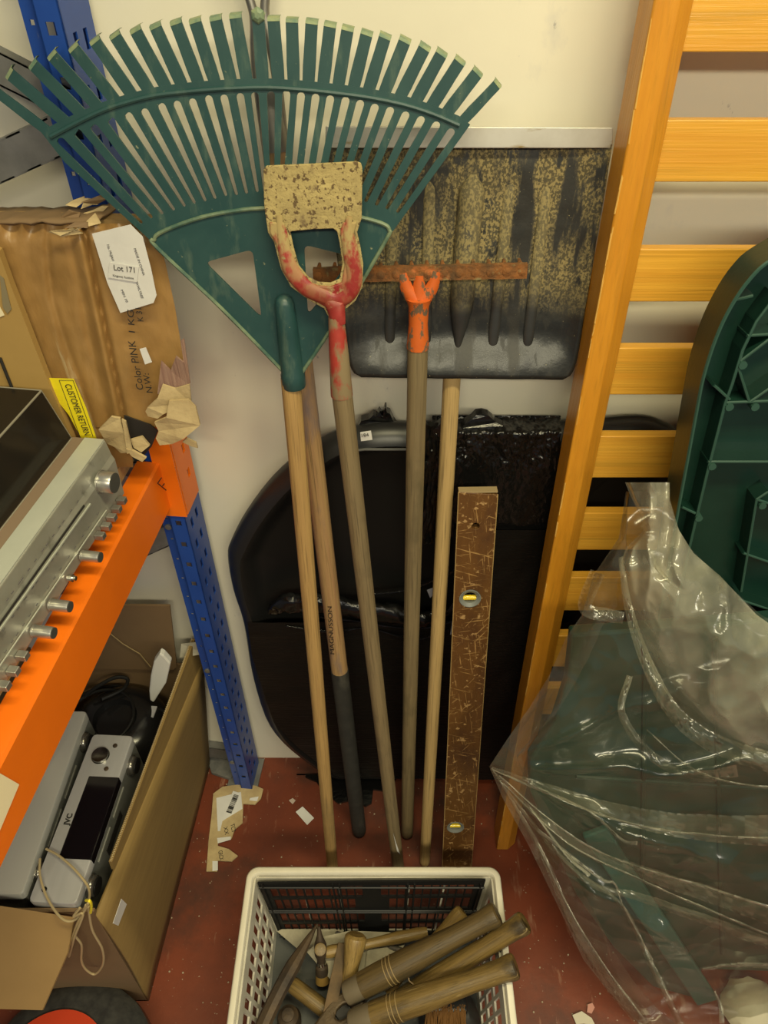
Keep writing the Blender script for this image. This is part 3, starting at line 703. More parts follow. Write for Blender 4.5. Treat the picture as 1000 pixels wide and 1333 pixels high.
k = MB().lathe(f.p(*ka, 0), f.n, [(0, .0165), (.001, .0165), (.001, .0155), (.006, .0150), (.0065, .013)], 36).build('dial', mat('dial_metal', (.5, .49, .46), .2, 1.0, base2=(.12, .12, .11), scale=14), t, smooth=True)
for px, py in ((150, 971), (138.5, 1001)): MB().lathe(f.p(*up(px, py), 0), f.n, [(-.001, .0042), (.0015, .0042), (.002, .003)], 16).build('button', DSTEEL, t, smooth=True)
MB().lathe(f.p(*up(58, 1158), 0), f.n, [(-.001, .0042), (.0015, .0042)], 16).build('headphone_socket', BLACKM, t)
da, db = up(113, 1010), up(84, 1118)
da2 = up(151, 1014)
MB().slab(f, min(da[0], db[0]) + .004, Wd + .0006, db[1], da[1], -.019, .0012).build('display', DISPLAY, t, bevel=.002)
ja = up(86, 1071); jb = up(92, 1055)
text('jvc_logo', 'JVC', f, ja[0] + .006, ja[1] - .004, .013, INK, t, .0006, 90, bold=.0005)
t2, f2, W2, L2, p2 = unit('stereo_unit', (50, 925), (103, 955), (-48, 1164), 'plain silver stereo unit half hidden behind the orange beam', None, mat('satin_silver', (.66, .66, .62), .26, .40))
MB().lathe(f2.p(*f2.uv(64, 969), 0), f2.n, [(0, .012), (.006, .012), (.008, .010)], 28).build('dial', CHROME, t2, smooth=True)
# cable with yellow tie
cz = UZ + .008
P = [at(60, 1105, z=cz), at(78, 1115, z=cz + .005), at(100, 1135, z=cz + .006), at(116, 1158, z=cz), at(112, 1182, z=.52), at(96, 1198, z=.51), at(80, 1195, z=.51), at(62, 1170, z=cz), at(52, 1140, z=cz + .004), at(52, 1118, z=cz + .003)]
cb = MB().tube(smoothline(P, 8), .0020, 8)
yq = bf0.y - .02
P2 = [at(112, 1178, y=yq), at(104, 1195, y=yq), at(97, 1215, y=yq), at(106, 1230, y=yq), at(106, 1250, y=yq), at(112, 1262, y=yq), at(124, 1268, y=yq), at(134, 1255, y=yq), at(133, 1235, y=yq), at(120, 1210, y=yq), at(115, 1180, y=yq)]
cb.tube(smoothline(P2, 8), .0020, 8)
P3 = [at(115, 1176, y=yq), at(100, 1205, y=yq - .006), at(92, 1230, y=yq - .004), at(90, 1245, y=yq), at(97, 1220, y=yq - .01), at(108, 1190, y=yq - .005), at(96, 1193, y=yq - .004), at(104, 1182, y=yq)]
cb.tube(smoothline(P3, 8), .0020, 8)
cable = thing('speaker_cable', at(112, 1262, y=yq), 'looped champagne coloured cable hanging from the stereo with yellow tie', 'cable')
cb.build('cable', WIRE, cable, smooth=True)
MB().tube(smoothline([at(112, 1172, y=yq - .004), at(117, 1173, y=yq - .008), at(119, 1180, y=yq - .006), at(118, 1188, y=yq - .004)], 5), .0022, 6).build('yellow_tie', YELLOW, cable, smooth=True)

# ---- black plastic housing, white moulding, small box inside the carton
def hp(px, py, z): return at(px, py, z=z)
hc = at(122, 935, z=.40); 
bh = thing('plastic_housing', (hc.x, hc.y, .18), 'rounded glossy black plastic housing in the carton behind the stereos', 'container')
prof = [(0, .115), (.13, .125), (.19, .12), (.225, .105), (.245, .08), (.25, .05), (.235, .045), (.235, .0)]
prof = [(h, r * .88) for h, r in prof]
b = MB(); b.lathe((hc.x + .012, hc.y - .005, .18), (0.05, -.05, 1), prof, 40)
for v in b.v: v.x = hc.x + .012 + (v.x - hc.x + .02) * 1.0
b.build('shell', mat('gloss_black_plastic', (.010, .010, .011), .2), bh, smooth=True)
for rad, hh in ((.093, .222), (.069, .245)):
    MB().tube([Vector((hc.x + .012 + .05 * hh + rad * math.cos(a), hc.y - .005 - .05 * hh + rad * math.sin(a), .183 + hh)) for a in [R(x) for x in range(0, 361, 10)]], .0035, 8, caps=False).build('rim_bead', BLACKM, bh, smooth=True)
hx = MB(); 
hx.tube(smoothline([at(112, 905, z=.44), at(128, 893, z=.45), at(150, 882, z=.45), at(166, 884, z=.44), at(160, 897, z=.44), at(132, 910, z=.45)], 6), .004, 8).build('moulded_handle', BLACKM, bh, smooth=True)
wm = at(205, 885, y=-.13)
pix = [(208, 851), (213, 854), (222, 864), (216, 890), (200, 915), (195, 912), (194, 900), (196, 880), (200, 862)]
b = MB().plate(Frame(V3(0, -.13, 0), (0, 0, 1)), [cuv_y(p, -.13) for p in pix], (), -.016, 0)
o = b.build('white_moulding', WHITEFOAM, None, bevel=.003); tag(o, 'white plastic moulding tucked inside the carton beside its right wall', 'packaging')
p = at(191, 926, z=.42); f_ = Frame(p, (0.1, 1, 0), (0, 0, 1))
sb = thing('small_box', (p.x, p.y, .30), 'small dark box with grey lid inside the carton by the right wall', 'box')
MB().slab(f_, -.018, .018, -.012, .014, -.12, -.003).build('body', mat('dark_box', (.03, .027, .025), .5), sb); MB().slab(f_, -.018, .018, -.012, .014, -.003, 0).build('lid', mat('grey_lid', (.40, .40, .44), .4), sb)

# ---- round black and orange lid at the lower left
rc = at(78, 1408, z=.10)
rl = thing('round_appliance', (rc.x, rc.y, 0), 'round black and red-orange plastic appliance on the floor at lower left', 'appliance')
MB().lathe((rc.x, rc.y, 0), (0, 0, 1), [(0, .15), (.06, .165), (.085, .163), (.098, .150), (.106, .12), (.110, .0)], 56).build('body', mat('dusty_black_plastic', (.022, .022, .022), .4, base2=(.05, .05, .045), scale=40), rl, smooth=True)
b = MB(); n = 30
inn, out = [], []
for i in range(n + 1):
    a = R(28 + 150 * i / n); out.append((rc.x - .02 + .105 * math.cos(a), rc.y + .108 * math.sin(a))); inn.append((rc.x - .035 + .095 * math.cos(a), rc.y - .004 + .085 * math.sin(a)))
b.plate(Frame(V3(0, 0, .108), (0, 1, 0), (0, 0, 1)), out + inn[::-1], (), 0, .005).build('orange_crescent', REDORANGE, rl)
MB().lathe((rc.x - .045, rc.y, .106), (0, 0, 1), [(0, .068), (.008, .066), (.012, .055), (.013, 0)], 40).build('orange_cap', REDORANGE, rl, smooth=True)

# ================================================================== black tub wrapped in film
YT = -.075
tub = thing('wrapped_tub', (.1, -.05, 0), 'large black plastic tub wrapped in black film leaning on the wall behind the tools', 'tub')
outp = [(297, 722), (302, 700), (322, 662), (356, 618), (396, 584), (440, 559), (500, 549), (570, 551), (640, 550), (710, 549), (770, 545), (830, 540), (862, 547), (887, 568),
        (905, 640), (900, 800), (850, 930), (760, 1015), (640, 1024), (500, 1020), (438, 1008), (385, 975), (350, 938), (330, 880), (318, 810), (304, 765)]
loop = smoothloop([(lambda p: (p.x, p.z))(at(a, c, y=-.045)) for a, c in outp], 4)
loop = [Vector((p.x, max(p.y, .006))) for p in loop]
def inset(lp, d):
    m = len(lp); res = []
    cx = sum(p.x for p in lp) / m; cy = sum(p.y for p in lp) / m
    for i in range(m):
        tdir = (lp[(i + 2) % m] - lp[(i - 2) % m]).normalized(); nn = Vector((-tdir.y, tdir.x))
        c = Vector((cx, cy)) - lp[i]
        if nn.dot(c) < 0: nn = -nn
        res.append(lp[i] + nn * d)
    return res
def ring(d, y): return [V3(p.x, y, p.y) for p in inset(loop, d)]
MB().loft([ring(.05, -.012), ring(.014, -.028), ring(.002, -.040), ring(0, -.048), ring(.005, -.060), ring(.014, -.070), ring(.026, YT)], cap0=True, cap1=False).build('outer_lip', mat('grey_black_plastic', (.014, .014, .014), .36), tub, smooth=True, angle=80)
MB().loft([ring(.026, YT), ring(.034, YT + .003), ring(.046, YT + .020), ring(.062, YT + .030), [V3(lerp(p.x, .1, .5), YT + .036, lerp(p.z, .55, .5)) for p in ring(.062, 0)], [V3(lerp(p.x, .1, .9), YT + .038, lerp(p.z, .55, .9)) for p in ring(.062, 0)]], cap0=False, cap1=True).build('basin', BLACKM, tub, smooth=True, angle=80)
# bead along the top rim, its highlight painted in as a paler grey
MB().tube([at(x_, interp([(450, 588), (475, 585), (530, 585), (565, 586)], x_), y=YT - .003) for x_ in range(455, 566, 10)], .0022, 8).build('rim_bead', mat('highlight_bead', (.10, .10, .095), .25), tub, smooth=True)
# taut film over the lower half
def taut(u, v):
    py = lerp(808, 1010, v); xl = interp([(800, 322), (850, 328), (938, 356), (975, 392), (1010, 440)], py); xr = interp([(800, 760), (1010, 700)], py)
    px = lerp(xl, xr, u); d = min(u, 1 - u) * 2
    p = at(px, py, y=YT - .004); p.y -= .004 * fbm((px * .01, py * .06, 3)) + .004; p.z = max(p.z, .004); return p
MB().grid(taut, 40, 30).build('taut_film', BLACKT, tub, smooth=True)
# crinkled band over the rim at the right, going down behind the level
def band(u, v):
    py = lerp(541, 700, v); px = lerp(563, 730, u) + 6 * fbm((v * 6, 2, 1)); 
    top_ = sst(.16, 0, v)
    a = fbm((px * .03, py * .02, 9), 5); c = fbm((px * .10, py * .07, 4), 4)
    y = YT - .001 - (.007 * a + .006 * abs(c)) * (1 - .8 * sst(.30, .55, v)) + .038 * top_ - .004 * math.sin(math.pi * min(1, v * 3.0)) * (1 if v < .33 else 0)
    p = at(px, py, y=y); return p
MB().grid(band, 120, 110).build('crinkled_film', BLACKF, tub, smooth=True, angle=70)
def band2(u, v):
    py = lerp(690, 1015, v); px = lerp(590, 720, u)
    y = YT - .008 - .004 * fbm((px * .02 + py * .02, py * .012, 9), 4); p = at(px, py, y=y); p.z = max(p.z, .004); return p
MB().grid(band2, 40, 50).build('hanging_film', BLACKT, tub, smooth=True)
# vertical gathered strand next to the shovel handle
b = MB(); random.seed(5)
for k_ in range(5):
    x0 = 557 + k_ * 4
    pts = [at(x0 + 6 * fbm((i * .35, k_, 1)) - 12 * (i / 14), 552 + i * 11, y=YT + .002 - .006 * random.random()) for i in range(15)]
    b.tube(smoothline(pts, 3), [.0035 + .002 * random.random() for _ in range(len(smoothline(pts, 3)))], 6)
b.build('gathered_film', BLACKF, tub, smooth=True)
# twisted rope of film across the middle
pts = smoothline([at(x_, y_, y=YT - .002 - .012 * s_) for x_, y_, s_ in ((352, 796, 0), (372, 786, 1), (410, 785, 1.4), (450, 790, 1.5), (500, 797, 1.4), (545, 805, 1.2), (575, 800, 1), (600, 778, .6), (622, 752, .3))], 8)
b = MB(); b.tube(pts, [.006 + .016 * math.sin(math.pi * min(1, i / 48)) ** .5 * (1 + .35 * fbm((i * .3, 1, 2))) if i < 48 else .007 for i in range(len(pts))], 18, flat=.7, nrm=(0, -1, 0))
for v in b.v:
    d = fbm((v.x * 45, v.y * 60, v.z * 110), 4) * .006; v.z += d; v.y += d * .8
b.build('film_rope', BLACKF, tub, smooth=True, angle=75)
for pl in ([(x_, y_) for x_, y_ in ((372, 815), (430, 822), (480, 818), (540, 832), (585, 820))], [(395, 800), (460, 808), (540, 818), (600, 806)], [(470, 775), (530, 768), (580, 750), (600, 735)]):
    b = MB(); pts = smoothline([at(a, c, y=YT - .010) for a, c in pl], 8); b.tube(pts, [.0025 + .0022 * fbm((i * .4, pl[0][0], 0)) for i in range(len(pts))], 8); b.build('film_crease', BLACKF, tub, smooth=True)
# torn tufts
def tuft(pix, y, name='film_tuft'):
    f = Frame(V3(0, y, 0), (0, 0, 1)); b = MB().plate(f, [cuv_y(p, y) for p in pix], (), -.012, .004)
    for v in b.v: v.y += .010 * fbm((v.x * 60, 2, v.z * 60))
    return b.build(name, BLACKF, tub)
tuft([(466, 556), (470, 548), (480, 545), (486, 540), (490, 541), (494, 536), (498, 540), (501, 530), (503, 529), (504, 536), (508, 540), (513, 551), (517, 553), (521, 552), (527, 554), (532, 558), (532, 566), (466, 566)], YT + .03)
tuft([(600, 556), (606, 549), (614, 545), (620, 540), (628, 537), (636, 540), (642, 545), (646, 551), (655, 553), (660, 560), (600, 566)], YT + .01)
tuft([(562, 560), (566, 556), (575, 548), (577, 546), (580, 560), (576, 570), (562, 572)], YT - .004)
# white film gap slivers behind the level
for pix in ([(556, 768), (566, 764), (572, 766), (560, 778)], [(590, 800), (597, 786), (600, 800), (594, 822), (586, 826)]):
    label_plate('pale_film_patch', pix, mat('grey_film', (.30, .30, .36), .3), tub, YT - .028, .001)
wt = label_plate('white_tag', [(469, 562.5), (483, 560.5), (485, 572), (470, 574)], PAPER, tub, YT - .006)
text_px('tag_text', '184', (470, 569), (479, 568), 4.5, INK, wt, YT - .008)
# ragged film trailing on the floor
pix = [(402, 978), (388, 990), (398, 1000), (398, 1012), (412, 1018), (420, 1030), (440, 1046), (458, 1042), (476, 1050), (484, 1046), (486, 1028), (500, 1030), (520, 1010), (520, 990)]
b = MB().plate(Frame(V3(0, 0, .002), (0, 1, 0), (0, 0, 1)), [(lambda p: (p.x, min(p.y, -.05)))(at(a, c, z=.005)) for a, c in pix], (), 0, .006)
b.build('trailing_film', BLACKF, tub)

# ================================================================== garden tools
# --- fork with two grey prongs behind the leaf rake
m0 = at(468, 1084, z=.002); m1 = at(339, 30, y=-.035)
fk = thing('garden_fork', m0, 'pale wooden shaft with black rubber grip and grey prongs behind the leaf rake', 'garden tool')
def onrod(p0, p1, py):
    lo, hi = 0.0, 1.0
    for _ in range(40):
        mid = (lo + hi) / 2; p = lerp(p0, p1, mid); d = p - CAM; yy = 666.5 - F * d.dot(_up) / d.dot(_fw)
        if yy > py: lo = mid
        else: hi = mid
    return lerp(p0, p1, lo)
g1 = onrod(m0, m1, 872); g2 = onrod(m0, m1, 196); g3 = onrod(m0, m1, 110)
rod('rubber_grip', m0, g1, [(0, .010), (.006, .0150), (.02, .0168), (.5, .0172), (1, .0172)], RUBBER, fk)
rod('shaft', g1, g2, even(.0160, .0150, 8, False), W_MAG, fk)
rod('ferrule', g2, g3, [(0, .0165), (.02, .0165), (1, .013)], STEEL, fk)
md = (m1 - m0).normalized(); mu_ = V3(1, 0, 0)
for s in (-1, 1):
    pts = [g3 - md * .10 + mu_ * s * .010, g3 + mu_ * s * .011, onrod(m0, m1, 60) + mu_ * s * .009, onrod(m0, m1, 34) + mu_ * s * .0065]
    e = onrod(m0, m1, 30)
    pts += [e + md * .015 + mu_ * s * .007, e + md * .05 + mu_ * s * .017, e + md * .10 + mu_ * s * .034, e + md * .17 + mu_ * s * .045]
    pp = smoothline(pts, 5); MB().tube(pp, [lerp(.0062, .0042, i / len(pp)) for i in range(len(pp))], 10).build('prong', STEEL, fk, smooth=True)
# brand mark on the shaft
fm = Frame(m0, md, (0, -1, 0)); fm.o = m0 + fm.n * .0162
a0 = fm.uv(434, 852); a1 = fm.uv(430.5, 790)
text('shaft_print', 'MAGNUSSON', fm, a0[0] + .002, a0[1], .011, INK, fk, .0008, math.degrees(math.atan2(a1[1] - a0[1], a1[0] - a0[0])), fit=math.hypot(a1[0] - a0[0], a1[1] - a0[1]))

# --- snow shovel
s0 = at(553, 1126, z=.002); s1 = at(607, 167, y=-.028)
sh = thing('snow_shovel', s0, 'black plastic snow shovel caked in dried dirt with golden wooden handle', 'shovel')
SF = Frame(s0, s1 - s0, (0, -1, 0))
rod('handle', s0 - SF.n * .004, onrod(s0, s1, 484) - SF.n * .004, even(.0120, .0128), W_SHOV, sh)
SO = .020
tl_, tr_ = SF.uv(424, 188, SO), SF.uv(797, 188, SO); bl_, br_ = SF.uv(456, 491, SO), SF.uv(747, 494, SO)
def blade(u, v):
    a = lerp(lerp(bl_[0], tl_[0], v), lerp(br_[0], tr_[0], v), u); bb = lerp(lerp(bl_[1], br_[1], u), lerp(tl_[1], tr_[1], u), v)
    cx = (lerp(bl_[0], tl_[0], v) + lerp(br_[0], tr_[0], v)) / 2
    if v < .10: k = 1 - .10 * (1 - math.sqrt(max(0, 1 - (1 - v / .10) ** 2))); a = cx + (a - cx) * k
    c = SO - .020 * (1 - (2 * abs(u - .5)) ** 6) * sst(0, .22, v) * (1 - .35 * sst(.55, 1, v))
    c += .0012 * fbm((a * 30, bb * 30, 1))
    return SF.p(a, bb, c)
MB().grid(blade, 64, 48).build('blade', SHOVEL, sh, smooth=True, solid=.003, angle=80)
e0, e1 = SF.uv(424, 164, SO), SF.uv(798, 166, SO)
MB().plate(SF, [e0, e1, (tr_[0] + .001, tr_[1] - .004), (tl_[0] - .001, tl_[1] - .004)], (), SO - .005, SO + .001).build('metal_edge', ALU, sh, bevel=.001)
def rib(p0, p1, r, flat=.55, tip=False):
    a = SF.px(*p0, .004); c = SF.px(*p1, .004); n = 14
    pts = [lerp(a, c, i / n) for i in range(n + 1)]
    rr = [r * math.sqrt(max(.02, 1 - (1 - min(1, min(i / n, 1 - i / n) * 9)) ** 2)) for i in range(n + 1)]
    if tip: rr = [r * (1 - .9 * sst(.62, 1, i / n)) * (1 if i else .3) for i in range(n + 1)]
    return MB().tube(pts, rr, 14, flat=flat, nrm=tuple(SF.n)).build('stiffening_rib', RIBP, sh, smooth=True)
rib((714, 226), (685, 463), .0075); rib((666, 226), (640, 462), .0075); rib((512, 226), (507, 457), .0075); rib((560, 226), (554, 457), .0075)
rib((616, 226), (594, 473), .0165, .95, True)

# --- orange landscaping rake
r0 = at(530, 1087, z=.002); r1 = at(546, 362, y=-.100)
orr = thing('garden_rake', r0, 'rusty orange metal garden rake with grey weathered wooden handle', 'rake')
OF = Frame(r0, r1 - r0, (0, -1, 0))
fe = onrod(r0, r1, 453)
rod('handle', r0, onrod(r0, r1, 440), even(.0145, .0140), W_DARK, orr)
rod('socket', fe, onrod(r0, r1, 388), [(0, .0150), (.06, .0152), (.5, .0128), (.85, .0135), (1, .017)], ORANGEP, orr)
c0 = onrod(r0, r1, 395)
for px_, py_ in ((524, 355), (546, 358), (569, 353)):
    e = OF.px(px_, py_, .002); pts = smoothline([c0, lerp(c0, e, .45) + OF.u * ((px_ - 546) * .00022), e], 6)
    MB().tube(pts, [lerp(.0115, .0062, i / (len(pts) - 1)) for i in range(len(pts))], 10, flat=.8, nrm=tuple(OF.n)).build('yoke_arm', ORANGEP, orr, smooth=True)
ba, bb_ = OF.uv(408, 358), OF.uv(686, 352)
barf = Frame(OF.p(ba[0], ba[1]), OF.v, (0, -1, 0)); sl = (bb_[1] - ba[1]) / (bb_[0] - ba[0])
b = MB(); n = 30; rngs = []
for i in range(n + 1):
    a = lerp(ba[0], bb_[0], i / n); cb_ = ba[1] + sl * (a - ba[0]); h = .0088 + .0012 * fbm((i * .9, 3, 1)); th = .0045 + .001 * fbm((i * .7, 9, 1))
    rngs.append([OF.p(a, cb_ - h, -th), OF.p(a, cb_ + h, -th), OF.p(a, cb_ + h, th), OF.p(a, cb_ - h, th)])
b.loft(rngs).build('head_bar', RUST, orr)
for i in range(14):
    a = lerp(ba[0] + .006, bb_[0] - .006, i / 13); cb_ = ba[1] + sl * (a - ba[0])
    MB().tube([OF.p(a, cb_, -.002), OF.p(a, cb_ + .001, -.015), OF.p(a, cb_ + .004, -.030)], [.0045, .004, .002], 8).build('tine', RUST, orr, smooth=True)
    MB().lathe(OF.p(a, cb_, .003), OF.n, [(0, .0062), (.002, .0056), (.003, .003)], 10).build('tine_rivet', RUST, orr, smooth=True)

# --- green leaf rake
l0 = at(434, 1142, z=.002); l1 = at(338, 22, y=-.115)
lr = thing('leaf_rake', l0, 'wide green plastic leaf rake standing tines up with ash handle', 'rake')
LF = Frame(l0, V3(0, l1.y - l0.y, l1.z - l0.z), (0, -1, 0))
U = lambda p, off=0: LF.uv(p[0], p[1], off)
rod('handle', l0, onrod(l0, l1, 492), even(.0125, .0130), W_RAKE, lr)
sT = [(80, 184), (102, 173), (124, 167), (146, 158), (168, 151), (189, 146), (211, 139), (231, 136), (251, 133), (272, 129), (292, 128), (313, 126), (332, 125), (353, 124),
      (373, 123), (392, 125), (411, 127), (430, 129), (450, 131), (469, 135), (488, 140), (508, 144), (528, 150), (548, 156), (568, 163), (587, 172)]
sB = [(184, 289), (197, 282), (211, 277), (226, 272), (240, 267), (253, 263), (267, 260), (280, 257), (294, 253), (308, 252), (321, 250), (335, 248), (345, 248), (355, 248)] + [(366 + 13.8 * i, interp([(366, 248), (420, 251), (470, 259), (518, 275)], 366 + 13.8 * i)) for i in range(12)]
def slot(t, b_):
    T, B = Vector(t), Vector(b_); d = (B - T).normalized(); n = Vector((-d.y, d.x)); pts = []
    wt, wb = 5.2, 2.2
    for k in range(6):
        a = math.pi * k / 5; pts.append(T + n * (wt * math.cos(a)) - d * (wt * math.sin(a)))
    for k in range(4):
        a = math.pi * k / 3; pts.append(B - n * (wb * math.cos(a)) + d * (wb * math.sin(a)))
    return [U(p) for p in pts]
def rnd(tri, r=.28):
    out = []; m = len(tri)
    for i in range(m):
        p, a, c = Vector(tri[i]), Vector(tri[i - 1]), Vector(tri[(i + 1) % m])
        ra, rc_ = min(9, (a - p).length * r), min(9, (c - p).length * r); pa, pc_ = p + (a - p).normalized() * ra, p + (c - p).normalized() * rc_
        for k in range(5):
            t = k / 4; out.append(pa * (1 - t) ** 2 + p * 2 * t * (1 - t) + pc_ * t * t)
    return out
w1 = [U(p) for p in rnd([(267, 341), (329, 324), (341, 414)])]; w2 = [U(p) for p in rnd([(396, 318), (460, 334), (401, 410)])]
outl = [(52, 169), (66, 164), (100, 147), (136, 132), (170, 121), (204, 113), (238, 108), (272, 105), (305, 103), (349, 102), (397, 105), (444, 110), (486, 116), (528, 125), (565, 137), (598, 151), (612, 162),
        (600, 179), (555, 241), (509, 304), (473, 361), (397, 484), (368, 484), (200, 316), (85, 211)]
MB().plate(LF, [U(p) for p in outl], [slot(t, b_) for t, b_ in zip(sT, sB)] + [w1, w2], -.0015, .0015).build('fan_body', GREEN, lr)
def bead(name, pix, r=.0022, off=.0018, m=GREEN):
    return MB().tube(smoothline([LF.px(a, c, off) for a, c in pix], 5), r, 8).build(name, m, lr, smooth=True)
BEADM = mat('scuffed_green_bead', (.045, .10, .075), .45, base2=(.19, .24, .14), scale=40)
bead('crossbar_bead', [(66, 178), (100, 160), (136, 143), (170, 132), (204, 124), (238, 120), (272, 117), (305, 115), (349, 114), (397, 117), (444, 122), (486, 128), (528, 137), (565, 149), (598, 163)], .0028)
bead('edge_bead', [(372, 487), (290, 403), (204, 322), (201, 312), (207, 304), (235, 292), (270, 281), (310, 274), (345, 271), (390, 271), (430, 275), (470, 283), (500, 292), (507, 300), (504, 310), (460, 385), (392, 487)], .0024, .0022, BEADM)
tips = [(-20, 108), (10, 94), (41, 82), (66, 70), (94, 60), (122, 51), (148, 44), (175, 37), (201, 32), (228, 27), (253, 25), (280, 22), (306, 19), (336, 20), (356, 23), (380, 25), (406, 27), (430, 31), (453, 36), (478, 42), (502, 46), (528, 51), (554, 60), (576, 68), (600, 78), (623, 93), (649, 108)]
bases = [(64, 172)] + [((sT[i][0] + sT[i + 1][0]) / 2, (sT[i][1] + sT[i + 1][1]) / 2 - 15) for i in range(25)] + [(600, 160)]
for i, (tp, bs) in enumerate(zip(tips, bases)):
    a = Vector(U(bs)); c = Vector(U(tp)); d = (c - a); L = d.length; d.normalize(); nn = Vector((-d.y, d.x))
    hw0, hw1 = .0066, .0062
    if i in (0, 26): hw0, hw1 = .0055, .0050
    secs = [(-.12, 0, hw0 * .9), (.3, 0, hw0), (.7, 0, hw1), (.95, 0, hw1), (1.0, -.002, hw1), (1.03, -.009, hw1), (1.035, -.017, hw1)]
    rngs = []
    for t, c_, hw in secs:
        p = a + d * (L * t); th = .0012
        rngs.append([LF.p(*(p - nn * hw), c_ - th), LF.p(*(p + nn * hw), c_ - th), LF.p(*(p + nn * hw), c_ + th), LF.p(*(p - nn * hw), c_ + th)])
    tn = MB().loft(rngs[:5]).build('tine', GREEN, lr)
    hk = [[p - LF.n * 0 for p in r] for r in rngs[3:]]
    # tip pieces pale with the light on them painted in, slightly proud
    hk = [[p + LF.n * (.0004 if k < 2 else 0) for p in r] for k, r in enumerate(hk)]
    MB().loft(hk).build('tine_tip', GREENTIP, tn)
    if i == 13: MB().lathe(LF.p(*(a + d * L), .002), LF.n, [(0, .0075), (.0015, .006), (.003, .003)], 6).build('frayed_tip', GREENTIP, tn)
sa, sb_ = LF.px(369, 384, .007), LF.px(383, 503, .0)
rod('socket', sb_, sa, [(0, .0150), (.02, .0158), (.15, .0158), (.17, .0148), (.6, .0135), (.92, .0118), (.97, .0095), (1, .004)], GREEN, lr, 20)

# --- red forked spade
p0 = at(520, 1141, z=.002); p1 = at(409, 213, y=-.155)
sp = thing('edging_spade', p0, 'mud-crusted flat blade spade with red yoke and weathered handle, leaning on the leaf rake', 'spade')
PF = Frame(p0, p1 - p0, (0, -1, 0)); X = lambda p: PF.uv(*p)
outl = [(343, 221), (347, 215.5), (404, 213), (464, 210), (470, 212), (472, 220), (471, 284), (465, 302), (469, 320), (473, 343), (472, 373), (463, 391), (449, 403), (445, 416), (430, 416), (422, 401), (402, 390), (379, 373), (366, 350), (357, 315), (349, 302), (344, 266)]
hole = [(378, 301), (408, 298), (434, 297), (439, 301), (442, 315), (446, 343), (442, 363), (430, 368), (415, 367), (402, 361), (389, 345), (382.5, 322)]
MB().plate(PF, [X(p) for p in outl], [[X(p) for p in hole]], -.002, .002).build('blade', TANMUD, sp, bevel=.001)
yo_ = [(351, 288), (352, 302), (360, 316), (369, 349), (382, 371), (404, 387), (424, 398), (433, 414), (442, 414), (447, 400), (461, 388), (469, 372), (470, 344), (466, 320), (461, 303), (465, 288)]
yi_ = [(447, 288), (443, 300), (445, 315), (449, 343), (445, 366), (431, 371), (414, 370), (400, 364), (386, 347), (379, 322), (375, 303), (370, 288)]
cen = lerp(Vector(X((408, 330))), Vector(X((408, 330))), 0)
MB().plate(PF, [X(p) for p in yo_ + yi_], (), .0015, .0050).build('yoke', REDP, sp, bevel=.002)
yk_ = smoothline([PF.px(a, c, .004) for a, c in ((363, 280), (366, 305), (372, 332), (382, 356), (400, 376), (422, 386), (437, 391), (453, 383), (461, 366), (460, 345), (455, 320), (453, 300), (455, 282))], 5)
nk = len(yk_)
MB().tube(yk_, [(.0035 + .0060 * sst(0, .25, i / nk) * sst(1, .75, i / nk)) for i in range(nk)], 12, flat=.42, nrm=tuple(PF.n)).build('yoke_ridge', REDP, sp, smooth=True)
MB().tube([PF.px(424, 388, .003), PF.px(437, 398, .004), PF.px(441, 422, .004)], [.006, .012, .0085], 12, flat=.6, nrm=tuple(PF.n)).build('yoke_neck', REDP, sp, smooth=True)
sk0 = onrod(p0, p1, 515); sk1 = PF.px(437, 402, 0)
rod('socket', sk0, sk1, [(0, .0142), (.02, .0146), (.5, .0125), (.9, .0098), (1, .0085)], REDSOCK, sp)
rod('handle', p0, sk0 + (sk1 - sk0) * .1, even(.0135, .0136), W_GREY, sp)
MB().add([PF.px(a, c, .0142) for a, c in ((512, 1085), (517, 1108), (521, 1112), (516, 1098))], [(0, 1, 2, 3)]).build('paint_smear', PAPER, sp, solid=.0006)

# --- spirit level
v0 = at(594, 1146, z=.002); v1 = at(622, 642, y=-.135)
lv = thing('spirit_level', v0, 'scratched brown wooden spirit level standing beside the shovel handle', 'spirit level')
VF = Frame(v0, v1 - v0, (0, -1, 0))
q = [VF.uv(a, c) for a, c in ((597.5, 641), (648, 644))]
h1 = (q[1][0] - q[0][0]) / 2; m1_ = (q[1][0] + q[0][0]) / 2; Lv = q[0][1]
h0 = h1 * 1.10
def vc(p): return VF.uv(*p)
c1, c2, c3 = vc((612, 779)), vc((593, 1077)), vc((619.5, 685))
MB().plate(VF, [(-h0, 0), (h0, 0), (m1_ + h1, q[1][1]), (m1_ - h1, q[0][1])], [circle(*c1, .0185), circle(*c2, .0185), circle(*c3, .0062, 14)], -.016, 0).build('body', LEVELW, lv, bevel=.0006)
EDGEW = mat('pale_worn_edge', (.42, .28, .11), .6)
b = MB(); b.tube([VF.p(-h0, 0, -.001), VF.p(m1_ - h1, q[0][1], -.001)], .0011, 4).tube([VF.p(h0, 0, -.001), VF.p(m1_ + h1, q[1][1], -.001)], .0011, 4); b.build('worn_edge', EDGEW, lv)
MB().slab(VF, m1_ - h1, m1_ + h1, Lv - .002, Lv + .0008, -.015, -.001).build('top_end', mat('weathered_end', (.30, .22, .11), .8), lv)
